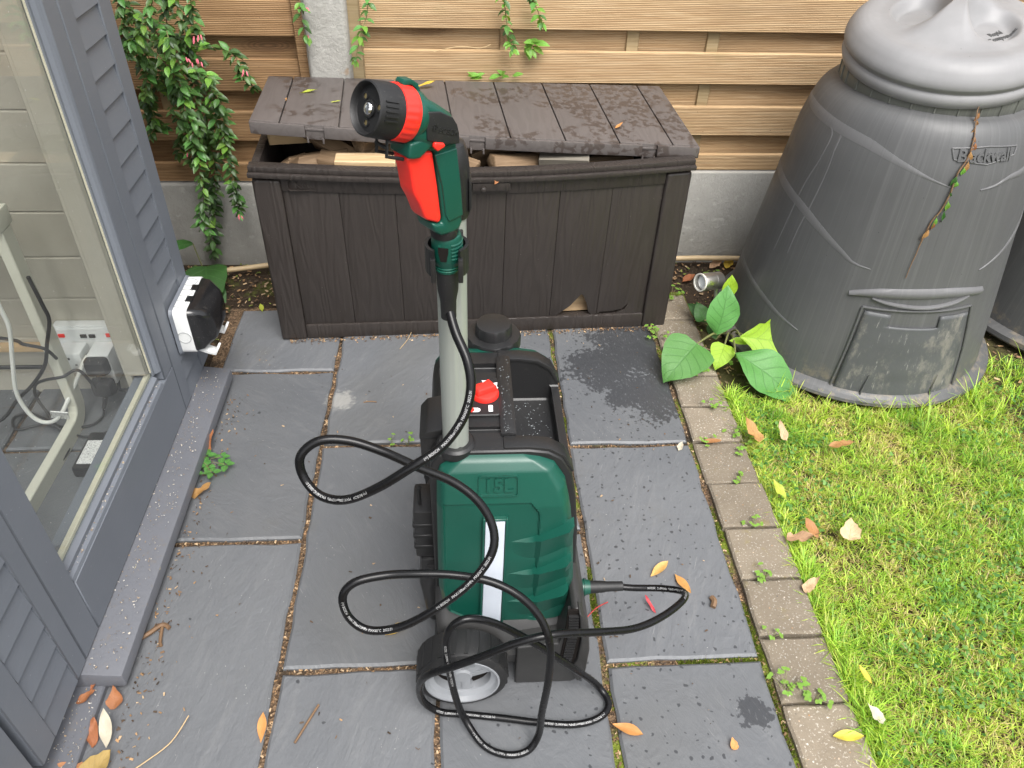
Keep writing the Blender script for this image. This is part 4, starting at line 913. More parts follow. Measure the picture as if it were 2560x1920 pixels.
# chassis
rng_ = lambda z_, x0, x1, y0, y1, r: [(x, y, z_) for x, y in rrect(x0, x1, y0, y1, r, 5)]
m = MB(); m.loft([rng_(.034,.008,.170,.794,1.12,.02), rng_(.048,-.004,.180,.774,1.13,.022), rng_(.080,-.030,.188,.768,1.13,.024), rng_(.090,-.044,.190,.773,1.13,.024), rng_(.108,-.054,.191,.785,1.13,.022), rng_(.132,-.057,.192,.8035,1.13,.02), rng_(.17,-.057,.192,.85,1.12,.02)]); m.build('chassis', M['grey_plastic'], pwz, smooth=24)
m = MB(); m.prism([(.086,.0),(.190,.0),(.204,.010),(.213,.04),(.214,.12),(.207,.185),(.195,.222),(.184,.230),(.176,.225),(.172,.18),(.160,.125),(.086,.118)], .758, 1.13)
m.build('motor_housing', M['grey_plastic'], pwz, bevel=.014, seg=4)
m = MB()
for i in range(18): zz_ = .080+i*.0079; x_ = np.interp(zz_, [.08,.16,.27], [.1765,.1815,.176]); m.box(x_-.0085, x_+.0085, .7505, .772, zz_, zz_+.0040)
m.build('vent_grille', MBk, pwz)
m = MB(); m.prism([(.164,.074),(.188,.070),(.1935,.09),(.195,.15),(.189,.226),(.178,.230),(.168,.226),(.168,.15)], .7545, .759); m.build('vent_recess', M['dark_inside'], pwz)
m = MB(); m.prism([(.184,.06),(.199,.018),(.212,.03),(.2135,.12),(.2065,.185),(.1945,.222),(.186,.232),(.1885,.212),(.196,.15),(.1945,.09)], .747, .775); m.build('vent_frame', M['grey_plastic'], pwz, bevel=.004, seg=3)
# wheels
def wheel(y0, out):
    c = (-.010, y0, .080); A = (0, out, 0); yy = Vector(A)
    m = MB(); m.lathe([(.060,-.030),(.072,-.030),(.079,-.026),(.080,-.018),(.080,.018),(.078,.025),(.071,.029),(.064,.0295),(.062,.024),(.061,.010)], c, A, 64, False); e = m.build('wheel', M['tyre_rubber'], pwz, smooth=35)
    mm = MB()
    for i in range(22):
        a = 2*PI*i/22; r_ = Vector((math.cos(a), 0, math.sin(a))); t_2 = Vector((-math.sin(a), 0, math.cos(a))); cc = Vector(c)+r_*.0797
        mm.loft([[cc+r_*d+t_2*(.0032*sx+.004*(1 if yv > 0 else 0))+yy*yv for sx, d in ((-1,-.002),(1,-.002),(1,.0012),(-1,.0012))] for yv in (-.024,0,.022)])
    mm.build('tread', M['tyre_rubber'], e)
    m = MB(); m.lathe([(.0640,.006),(.0665,.026),(.0650,.0305),(.0620,.0305),(.0590,.022),(.0500,.017),(.0485,.008),(.0485,-.02)], c, A, 64, False); m.build('rim', M['rim_silver'], e, smooth=35)
    m = MB(); m.lathe([(.049,.001),(.001,.001)], c, A, 40, False); m.build('rim_back', M['dark_inside'], e)
    for k in range(3):
        a = math.radians(-90+120*k); rings = []; er = Vector((math.cos(a), 0, math.sin(a))); tv = Vector((-math.sin(a), 0, math.cos(a)))
        for r, wd, d in ((.010,.016,.015),(.027,.0155,.0165),(.040,.019,.0150),(.052,.027,.014)):
            cc = Vector(c)+er*r
            rings.append([cc-tv*wd+yy*(d-.012), cc+tv*wd+yy*(d-.012), cc+tv*wd*.86+yy*d, cc-tv*wd*.86+yy*d])
        m = MB(); m.loft(rings); m.build('spoke', M['rim_silver'], e, bevel=.0015)
        m = MB(); m.loft([[Vector(c)+er*r+tv*sx*.0012+yy*d2 for sx, d2 in ((-1,.012),(1,.012),(1,.0185),(-1,.0185))] for r in (.016,.040)]); m.build('spoke_rib', M['rim_silver'], e)
    m = MB(); m.lathe([(.018,.008),(.018,.016),(.015,.019),(.001,.019)], c, A, 32); m.build('hub', M['rim_silver'], e, smooth=35)
    return e
wheel(.7475, -1); wheel(1.235, 1)
MB().tube([(-.010,.775,.080),(-.010,1.21,.080)], .008, 12).build('axle', M['steel'], pwz, smooth=True)
# rear holders at the left side
MB().box(-.070, -.034, .895, .975, .425, .500).build('lance_holder', BP, pwz, bevel=.005); m = MB(); m.prism([(-.072,.497),(-.034,.497),(-.034,.518),(-.060,.512)], .893, .978); m.build('holder_cap', BP, pwz, bevel=.004)
MB().box(-.046, -.036, .888, .897, .462, .476).build('release_tab', RP, pwz, bevel=.0015)
m = MB(); m.tube([(-.078,.905,.325),(-.0785,.905,.372),(-.076,.905,.378)], .0032, 8); m.build('hook_prong', MBk, pwz, smooth=True)
hk = MB().box(-.090, -.050, .885, .955, .215, .335).build('battery_box', BP, pwz, bevel=.007)
for z_ in (.240,.268,.296): MB().box(-.0915, -.050, .8835, .956, z_, z_+.010).build('battery_rib', MBk, hk, bevel=.002, seg=1)
MB().box(-.083, -.050, .88, .98, .14, .214).build('rear_bracket', BP, pwz, bevel=.01)
m = MB(); m.loft([rng_(.06,-.075,-.02,.86,1.10,.015), rng_(.16,-.086,-.02,.86,1.10,.02), rng_(.20,-.075,-.02,.87,1.10,.02)]); m.build('rear_bumper', BP, pwz, smooth=30)
# pole
m = MB(); m.lathe([(.030,.492),(.030,.506),(.026,.510),(.0205,.511)], (-.0135,.8775,0), n=40); m.build('pole_collar', BP, pwz, smooth=30)
prof_p = []
for j in range(44):
    a = 2*PI*j/44; r = .0200
    if abs((math.degrees(a)-290+180) % 360-180) < 5: r = .0182
    prof_p.append((-.0135+r*math.cos(a), .8775+r*math.sin(a)))
m = MB(); m.prism(prof_p, .505, .965, 'z'); m.build('pole', M['pole_metal'], pwz, smooth=50)
m = MB(); m.loft([[(-.0105+(x+.0105)*s, .8785+(y-.8785)*s, z_) for x, y in rrect(-.032, .011, .858, .905, .018, 6)] for z_, s in ((.893,.92),(.905,1.0),(.952,1.0),(.972,.9),(.984,.7),(.988,.35))]); m.build('pole_handle', BP, pwz, smooth=40)
m = MB(); m.prism([(.0098,.900),(.0130,.908),(.0130,.935),(.0098,.945)], .865, .900); m.build('handle_inlay', MBk, pwz, bevel=.001)
# clip that carries the hose coupling
gx, gy = -.0178, .825
clip = []
for a in np.linspace(-52, 232, 20): clip.append((gx+.0265*math.cos(math.radians(a)), gy+.0265*math.sin(math.radians(a))))
clip += [(gx+.0225*math.cos(math.radians(a)), gy+.0225*math.sin(math.radians(a))) for a in np.linspace(232, -52, 20)]
n = len(clip)//2; m = MB()
for i in range(n-1):
    a, b = clip[i], clip[i+1]; c_, d = clip[2*n-1-i], clip[2*n-2-i]; zt = .8835; zb = .848
    m.add([(*a, zb), (*b, zb), (*d, zb), (*c_, zb), (*a, zt), (*b, zt), (*d, zt), (*c_, zt)], [(0,1,2,3), (4,5,6,7)[::-1], (0,1,5,4), (2,3,7,6)]+([(3,0,4,7)] if i == 0 else [])+([(1,2,6,5)] if i == n-2 else []))
cl_ = m.build('hose_clip', BP, pwz, smooth=40); MB().box(gx-.011, gx+.020, gy+.019, .862, .85, .882).build('clip_arm', BP, cl_, bevel=.002)
for s in (-1, 1):
    a = math.radians(-90+s*38); m = MB(); bx_, by_ = gx+.0265*math.cos(a), gy+.0265*math.sin(a); m.box(bx_-.003, bx_+.003, by_-.004, by_+.004, .842, .874); m.build('clip_lip', BP, cl_, bevel=.0015)
# water beads left on the deck
V = []; F = []
for i in range(230):
    if random.random() < .6: x, y, z_ = random.uniform(.085,.150), random.uniform(.90,1.075), .4125
    else: x, y, z_ = random.uniform(.062,.076), random.uniform(.89,1.08), .5125
    r = random.choice((.0006,.0009,.0012,.0018)); V.append((x, y, z_, r))
m = MB()
for x, y, z_, r in V: m.lathe([(r,0),(r*.85,r*.45),(r*.45,r*.75),(.00002,r*.8)], (x, y, z_), n=7, caps=False)
tag(m.build('water_beads', M['water'], pwz, smooth=True), kind='stuff')
# ================================================================== SPRAY GUN (local x = forward, y = right side, z = up)
gun = thing('spray_gun', 'green spray gun with red trigger and round black nozzle parked on the pole', 'spray gun', (-.0156,.825,.8983))
FD = Vector((-.78,-.626,0)).normalized(); gun.rotation_euler = Matrix((FD, Vector((-FD.y, FD.x, 0)), Vector((0,0,1)))).transposed().to_euler()
def gp(poly, t0, t1, nm, mat, bevel, parent=None, seg=3):
    m = MB(); m.prism([(u, z_-.8983) for u, z_ in poly], t0, t1); return m.build(nm, mat, parent or gun, bevel=bevel, seg=seg, local=True)
gp([(.0265,1.008),(.0215,.960),(.0185,.930),(.0195,.921),(.034,.926),(.031,.914),(.022,.9065),(.006,.9045),(-.005,.9065),(-.0092,.914),(-.0088,.930),(-.0062,.966),(-.0030,1.002),(-.0022,1.022),(.0005,1.036),(.0045,1.0445),(.0174,1.0545),(.0353,1.0668),(.046,1.071),(.056,1.060),(.062,1.040),(.060,1.026),(.045,1.014)], -.0165, .0165, 'body', GP, .0055)
tg = gp([(.0629,1.010),(.0446,1.0125),(.0285,1.0085),(.0265,.9907),(.0238,.969),(.0200,.9301),(.0213,.9235),(.0256,.9235),(.0402,.9319),(.0434,.9367),(.0493,.9544),(.0559,.9682),(.0565,.9742),(.0589,.9943)], -.0125, .0150, 'trigger', RP, .005)
gp([(.0250,.990),(.0285,1.006),(-.001,1.006),(-.006,.962),(-.0085,.924),(.012,.922),(.0165,.932),(.0200,.968)], .0150, .0185, 'grip_facet', GP, .003)
gp([(.0650,1.012),(.0615,1.027),(.037,1.029),(.033,1.018),(.050,1.0085),(.058,1.0095)], -.013, .0215, 'trigger_guard', GP, .003)
gp([(.0305,1.0125),(.0205,1.0155),(.0215,1.0195),(.034,1.0235),(.0352,1.018)], .0210, .0265, 'lock_button', RP, .002)
gp([(.0500,1.0700),(.0353,1.0655),(.0174,1.0535),(.0055,1.0440),(.0012,1.0355),(-.0012,1.0225),(-.0015,1.0100),(.030,1.0135),(.058,1.0270),(.060,1.0450)], -.0225, .0225, 'head', GP, .009)
bd = gp([(.0400,1.0560),(.0240,1.0525),(.0080,1.0430),(.0025,1.0340),(.0002,1.0246),(.0000,1.0130),(.0200,1.0170),(.0420,1.0265),(.0420,1.0400)], .0215, .0245, 'badge', MBk, .0015)
aA = Vector((math.cos(math.radians(19.5)), 0, math.sin(math.radians(19.5)))); hc = Vector((.0356,0,1.0440-.8983))
def gl(prof, nm, mat, parent=None, n=56, caps=False, smooth=35): 
    m = MB(); m.lathe(prof, hc, aA, n, caps); return m.build(nm, mat, parent or gun, smooth=smooth, local=True)
gl([(.012,-.006),(.021,-.002),(.0255,.006),(.0270,.014),(.0262,.0165)], 'collar', GP, caps=True)
m = MB(); NN = 144
def rr_(r, t, f=0):
    B = Vector((0,1,0)); C_ = aA.cross(B); return [hc+aA*t+(B*math.cos(2*PI*j/NN)+C_*math.sin(2*PI*j/NN))*(r+f*(1 if j % 6 < 3 else -1)) for j in range(NN)]
m.loft([rr_(.0262,.0160), rr_(.0282,.0170), rr_(.0290,.0190), rr_(.0290,.024,.0003), rr_(.0287,.0325,.0003), rr_(.0283,.036), rr_(.0270,.0365)], caps=False).build('spray_ring', RP, gun, smooth=40, local=True)
noz = gl([(.0262,.0358),(.0274,.0363),(.0277,.040),(.0276,.050),(.0272,.0615),(.0264,.0655),(.0250,.0665),(.0240,.0655),(.0232,.061),(.0226,.0590),(.0005,.0590)], 'nozzle', MBk)
m = MB(); B = Vector((0,1,0)); C_ = aA.cross(B)
for i in range(5):
    a = math.radians(-8+i*9.5); e = B*math.cos(a)+C_*math.sin(a); tt = -B*math.sin(a)+C_*math.cos(a)
    m.loft([[hc+aA*t+e*r+tt*s for s, r in ((-.0007,.0265),(.0007,.0265),(.0007,.0290),(-.0007,.0290))] for t in (.046,.061)])
m.build('grip_rib', MBk, noz, local=True)
m = MB(); m.lathe([(.0085,.0590),(.0085,.0618),(.0070,.0618)], hc, aA, 24, False); m.build('jet_seat', BP, noz, smooth=30, local=True)
m = MB(); m.lathe([(.0068,.0585),(.0068,.0625),(.0050,.0645),(.0022,.0653),(.0003,.0653)], hc, aA, 24, False); m.build('jet', M['chrome'], noz, smooth=50, local=True)
for ang in (20, 140, 260):
    a = math.radians(ang); c_ = hc+(B*math.cos(a)+C_*math.sin(a))*.0145
    m = MB(); m.lathe([(.0042,.0590),(.0042,.0605),(.0028,.0605),(.0026,.0595)], c_, aA, 16, False); m.build('side_jet', BP, noz, smooth=30, local=True)
    m = MB(); m.lathe([(.0026,.0596),(.0001,.0596)], c_, aA, 12, False); m.build('jet_hole', M['brass'], noz, local=True)
m = MB(); q = [(.0555,1.0690),(.0565,1.0830),(.0540,1.0860),(.0450,1.0845),(.0375,1.0790),(.0330,1.0640),(.0365,1.0625),(.0400,1.0740),(.0455,1.0795),(.0520,1.0800),(.0515,1.0690)]
m.prism([(u, z_-.8983) for u, z_ in q], -.0065, .0065); m.build('hanging_loop', GP, gun, bevel=.0012, local=True)
m = MB(); m.tube([Vector((u, s, z_-.8983)) for u, s, z_ in ((.062,.010,1.026),(.082,.010,1.032),(.084,.010,1.016),(.064,.010,1.008))], .0022, 6); m.tube([Vector((u, s, z_-.8983)) for u, s, z_ in ((.062,-.008,1.026),(.082,-.008,1.032),(.084,-.008,1.016),(.064,-.008,1.008))], .0022, 6); m.tube([Vector((.083,-.009,.1265)), Vector((.083,.011,.1265))], .0022, 6); m.build('lock_bail', MBk, gun, local=True)
t_ = text_mesh('BOSCH', .0080, .0006, .0002); t_.transform(Matrix.Translation((.0150,.0246,1.0295-.8983)) @ Matrix.Rotation(math.radians(-20), 4, 'Y') @ Matrix.Rotation(PI, 4, 'Z') @ Matrix.Rotation(PI/2, 4, 'X')); link('raised_lettering', t_, bd, None, None, BP)
m = MB(); em = Vector((.0325,.0245,1.0380-.8983))
m.lathe([(.0036,-.0005),(.0036,.0006),(.0030,.0006),(.0030,-.0005)], em, (0,1,0), 24, False); m.box(em.x-.0016, em.x-.0010, em.y-.0003, em.y+.0006, em.z-.0026, em.z+.0026); m.box(em.x+.0010, em.x+.0016, em.y-.0003, em.y+.0006, em.z-.0026, em.z+.0026); m.box(em.x-.0012, em.x+.0012, em.y-.0003, em.y+.0006, em.z-.0004, em.z+.0004); m.build('emblem', BP, bd, local=True)
m = MB(); m.lathe([(.0155,-.003),(.0165,.002),(.0165,.008),(.012,.010)], (.006,0,.001), (0,0,1), 32, True); m.build('neck', MBk, gun, smooth=30, local=True)

# ================================================================== HOSE
HR = .0063
H = [(-.017,.823,.800),(-.017,.822,.790),(-.009,.80,.769),(.005,.775,.744),(.009,.755,.715),(-.002,.735,.682),(-.029,.715,.653),(-.07,.70,.631),(-.114,.70,.596),(-.159,.71,.564),(-.195,.725,.558),(-.216,.74,.579),(-.217,.75,.608),(-.192,.76,.625),(-.153,.762,.622),(-.108,.758,.604),(-.063,.755,.576),(-.016,.75,.551),(.019,.735,.525),(.038,.715,.494),(.036,.695,.463),(.008,.675,.428),(-.039,.66,.391),(-.093,.655,.353),(-.142,.66,.337),(-.171,.67,.355),(-.178,.68,.392),(-.16,.69,.412),(-.118,.70,.413),(-.073,.71,.401),(-.019,.715,.389),(.036,.71,.377),(.081,.695,.357),(.112,.675,.325),(.126,.655,.281),(.126,.645,.206),(.121,.645,.105),(.119,.643,.035),(.1,.629,.0075),(.064,.624,.0072),(.025,.642,.0075),(-.006,.680,.025),(-.021,.688,.082),(-.03,.69,.167),(-.035,.695,.234),(-.025,.70,.277),(0,.705,.291),(.037,.71,.273),(.079,.715,.231),(.132,.72,.169),(.185,.725,.10),(.235,.736,.022),(.253,.708,.0075),(.233,.683,.0072),(.186,.672,.0072),(.12,.679,.0072),(.055,.690,.0072),(-.01,.6995,.0072),(-.051,.703,.012),(-.079,.705,.047),(-.082,.697,.113),(-.065,.685,.167),(-.023,.672,.211),(.028,.664,.254),(.077,.662,.289),(.134,.668,.298),(.204,.69,.265),(.274,.72,.225),(.329,.75,.211),(.376,.79,.197),(.386,.82,.18),(.357,.845,.157),(.308,.855,.147),(.266,.86,.147),(.225,.86,.147)]
hose = thing('pressure_hose', 'black rubber high pressure hose looping in front of the washer', 'hose', (.12,.65,0))
HP = spline(H, 8); HP = [(HP[max(i-1,0)]+HP[i]*2+HP[min(i+1,len(HP)-1)])/4 for i in range(len(HP))]
MB().tube(HP, HR, 14).build('tube', M['rubber'], hose, smooth=True)
# upper sleeve and coupling
def zl(prof, nm, mat, c=(gx,gy,0), n=32, parent=hose): m = MB(); m.lathe(prof, c, n=n, caps=False); return m.build(nm, mat, parent, smooth=35)
zl([(.0075,.776),(.0098,.777),(.0102,.800),(.0112,.808),(.0130,.818),(.0142,.850),(.0136,.853),(.008,.853)], 'hose_sleeve', MBk)
cpl = zl([(.0125,.846),(.0150,.848),(.0150,.858),(.0172,.862),(.0185,.868),(.0182,.892),(.0172,.8955),(.0150,.8965),(.0148,.905),(.006,.906)], 'coupling', GP)
m = MB()
for i in range(5):
    zz_ = .868+i*.0046; m.lathe([(.0182,zz_),(.0196,zz_+.0008),(.0196,zz_+.0022),(.0182,zz_+.003)], (gx,gy,0), n=40, caps=False)
m.v = [v for v in m.v]; keep = []
m.f = [f for f in m.f if all((math.degrees(math.atan2(m.v[i][1]-gy, m.v[i][0]-gx)) % 360) > 285 or (math.degrees(math.atan2(m.v[i][1]-gy, m.v[i][0]-gx)) % 360) < 20 for i in f)]
m.build('coupling_rib', GP, cpl, smooth=30, recalc=False)
for zz_ in (.850,.8535): m = MB(); m.lathe([(.0148,zz_),(.0158,zz_+.0006),(.0158,zz_+.0014),(.0148,zz_+.002)], (gx,gy,0), n=32, caps=False); m.build('coupling_ring', M['dark_green_plastic'], cpl, smooth=30)
a = math.radians(258); er = Vector((math.cos(a), math.sin(a), 0)); et = Vector((-math.sin(a), math.cos(a), 0)); c0 = Vector((gx,gy,0))
m = MB(); m.loft([[c0+er*.0178+et*s*w_+Vector((0,0,z_)) for s in (-1,1)]+[c0+er*.0192+et*s*w_+Vector((0,0,z_)) for s in (1,-1)] for z_, w_ in ((.868,.0035),(.880,.0060),(.886,.0060))]); m.build('latch_window', M['dark_inside'], cpl)
for s_ in (-1, 1):
    m = MB(); q0 = c0+er*.0190+et*s_*.0042+Vector((0,0,.8885)); m.add([q0+et*x*.002+Vector((0,0,y*.0018)) for x, y in ((-1,-1),(1,-1),(1,1),(-1,1))], [(0,1,2,3)]); m.build('lock_mark', M['dark_green_plastic'], cpl)
# outlet end at the washer
def xl(prof, nm, mat, parent=hose): m = MB(); m.lathe(prof, (0,.86,.147), (1,0,0), 28, False); return m.build(nm, mat, parent, smooth=35)
xl([(.0068,.288),(.0088,.287),(.0094,.258),(.0108,.249),(.0118,.226),(.0105,.224)], 'hose_sleeve', MBk)
oc = xl([(.010,.188),(.0150,.190),(.0160,.200),(.0148,.216),(.0128,.226),(.010,.2265)], 'coupling', GP)
for xx in (.203,.2085,.214): xl([(.0150,xx),(.0166,xx+.0006),(.0166,xx+.002),(.0150,xx+.0028)], 'coupling_ring', GP, oc)
# printing along the hose
arc = [0]
for i in range(1, len(HP)): arc.append(arc[-1]+(HP[i]-HP[i-1]).length)
def at_arc(s):
    i = min(max(int(np.searchsorted(arc, s))-1, 0), len(HP)-2); t = (s-arc[i])/max(1e-9, arc[i+1]-arc[i]); p = HP[i].lerp(HP[i+1], t)
    a, b = HP[max(i-1,0)], HP[min(i+2, len(HP)-1)]; return p, (b-a).normalized()
pm = text_mesh('(=) BOSCH   MAX130bar/13MPa  MAX60°C  2022.01', .0050, 0, 0)
hx = [v.co.x for v in pm.vertices]; hw = (max(hx)-min(hx))/2
def near_arc(p): 
    p = Vector(p); return arc[min(range(len(HP)), key=lambda i: (HP[i]-p).length)]
bm0 = bmesh.new(); bm0.from_mesh(pm); bmesh.ops.subdivide_edges(bm0, edges=bm0.edges, cuts=1); bm0.to_mesh(pm); bm0.free()
for p0, d, shift in (((-.159,.71,.564),1,.012),((-.012,.725,.67),-1,0),((.0,.67,.42),-1,-.005),((-.171,.67,.355),-1,-.02),((-.030,.69,.167),1,.02),((.05,.63,.0072),-1,0),((-.03,.70,.0072),1,-.02),((.22,.68,.0072),1,.03),((.376,.81,.187),1,.03)):
    s0 = near_arc(p0)+shift; me = pm.copy(); W0 = wloc(hose)
    for v in me.vertices:
        x, y = v.co.x*d, v.co.y*d; p, T = at_arc(s0+x); N = (CAM-p); N = (N-T*N.dot(T)).normalized(); Bn = N.cross(T); a = y/HR
        v.co = p+(N*math.cos(a)+Bn*math.sin(a)*1)*(HR+.00035)-W0
    link('printed_lettering', me, hose, None, None, M['hose_print'])
# ================================================================== LEAVES
def leaf_mesh(name, L, W, shape, rows=8, cols=4, fold=.15, curl=.3, wav=0, twist=0, seed=0, bites=0, crumple=0):
    """leaf from stalk at origin along +y; shape = half-width profile; fold = valley depth; curl = downward bend"""
    r = random.Random(seed); vs = []; uv = []; fs = []; ph = r.uniform(0, 6)
    for i in range(rows+1):
        t = i/rows; w_ = W/2*max(.015, float(np.interp(t, np.linspace(0, 1, len(shape)), shape)))
        for j in range(cols+1):
            u = j/cols*2-1; x = u*w_*(1+bites*r.uniform(-.4, .25)*(abs(u) == 1)); y = L*t
            z = fold*abs(u)*w_*1.2 - curl*L*(t**2) + wav*L*math.sin(t*9+ph+u*1.5)*abs(u) + twist*x*t + crumple*L*(math.sin(x/L*13+ph)*math.cos(t*8+ph*2)+.6*math.sin(t*17+x/L*21+ph))
            y += -.12*L*abs(u)*0
            vs.append((x, y*(1-.12*curl*t), z)); uv.append(((u+1)/2, t))
    c = cols+1
    for i in range(rows):
        for j in range(cols): fs.append((i*c+j, i*c+j+1, (i+1)*c+j+1, (i+1)*c+j))
    me = bpy.data.meshes.new(name); me.from_pydata(vs, [], fs); ul = me.uv_layers.new(name='UVMap')
    for lp in me.loops: ul.data[lp.index].uv = uv[lp.vertex_index]
    me.polygons.foreach_set('use_smooth', [True]*len(me.polygons)); me.update(); return me
def orient(direction, up=(0,0,1), roll=0):
    """rotation whose y axis runs along direction and whose z axis faces up"""
    d = Vector(direction).normalized(); u = Vector(up); x = d.cross(u)
    if x.length < 1e-4: x = Vector((1,0,0))
    x.normalize(); z_ = x.cross(d); return (Matrix((x, d, z_)).transposed() @ Matrix.Rotation(roll, 3, 'Y')).to_euler()
OV = [.05,.45,.8,.98,1,.9,.68,.38,.03]; LAN = [.03,.3,.62,.88,1,.95,.75,.42,.02]; HEART = [.55,.98,1,.96,.86,.72,.54,.3,.02]; ELL = [.08,.55,.85,1,1,.95,.8,.5,.05]
R_ = random.Random(5)
shrubL = [leaf_mesh('shrub_leaf', .034, .0165, OV, 4, 2, .35, R_.uniform(-.1,.35), 0, 0, s) for s in range(5)]
def tri_arrays(mesh):
    V = np.array([v.co[:] for v in mesh.vertices]); F = np.array([list(p.vertices) for p in mesh.polygons]); return V, F
def shrub(name, label, stems, group=None, n_obj=300, step=.0088, lscale=1.0, bright=.28, base=None, spread=.011):
    root = thing(name, label, 'shrub' if n_obj > 100 else 'sprig', base or stems[0][0], group); W0 = wloc(root); spots = []
    for st in stems:
        q = spline(st, 6); m = MB(); m.tube(q, [.0017-.0009*i/len(q) for i in range(len(q))], 5); m.build('stem', M['brown_stem'] if R_.random() < .5 else M['stem'], root, smooth=True)
        d = 0; last = q[0]; k = 0; nxt = .004
        for i in range(1, len(q)):
            seg = (q[i]-q[i-1]); L = seg.length; pos_ = 0
            while d+L-pos_ > nxt and pos_ <= L:
                pos_ += nxt-d if d else nxt
                if pos_ > L: break
                p = q[i-1]+seg*(pos_/L); T = seg.normalized(); d = 0; nxt = step*R_.uniform(.6,1.3)
                for w_ in range(R_.choice((1,2,2,3))):
                    k += 1; a = k*2.4+R_.uniform(-.5,.5); side = Vector((math.cos(a), math.sin(a)*.8-.25, R_.uniform(-.2,.55)))
                    dv = (side+T*.55).normalized(); spots.append((p, dv, lscale*R_.uniform(.55,1.1), R_.random()))
            d = max(0, d+L-pos_)
        for w_ in range(5):
            a = w_*1.3; T = (q[-1]-q[-3]).normalized(); spots.append((q[-1], (Vector((math.cos(a), math.sin(a), .2))*.7+T).normalized(), lscale*R_.uniform(.5,.8), 0.99))
    order = sorted(range(len(spots)), key=lambda i: -spots[i][2]+spots[i][0].y*1.0); obj_i = set(order[:n_obj]); V = []; F = []; T_ = []; nb = 0
    for i, (p, dv, s, r) in enumerate(spots):
        eu = orient(dv, (R_.uniform(-.3,.3), -.45, 1)); me = R_.choice(shrubL)
        if i in obj_i:
            o = bpy.data.objects.new('leaf', me); COL.objects.link(o); o.parent = root; o.location = p-W0; o.rotation_euler = eu; o.scale = (s, s, s)
            if not me.materials: me.materials.append(M['shrub_leaf'])
            if r > 1-bright: o.material_slots[0].link = 'OBJECT'; o.material_slots[0].material = M['shrub_leaf_bright']
        else:
            v, f = tri_arrays(me); mt = np.array(eu.to_matrix()); V.append(v*s@mt.T+np.array(p-W0)); F.append(f+nb); nb += len(v)
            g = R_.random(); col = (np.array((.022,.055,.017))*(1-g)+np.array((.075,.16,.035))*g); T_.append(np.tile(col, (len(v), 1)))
    if V: tag(link('foliage', mesh_arrays('foliage', np.concatenate(V), [np.concatenate(F)], np.concatenate(T_)), root, None, None, M['shrub_foliage']), kind='stuff')
    return root
def flower(root, p, n=3):
    W0 = wloc(root)
    for i in range(n):
        q = Vector(p)+Vector((R_.uniform(-.008,.008), R_.uniform(-.006,.006), R_.uniform(-.008,.008))); d = Vector((R_.uniform(-.6,.6), -.3, -1)).normalized()
        MB().tube([q, q+d*.006, q+d*.012], [.0012,.0024,.0010], 6).build('flower', M['pink_flower'], root, smooth=True)
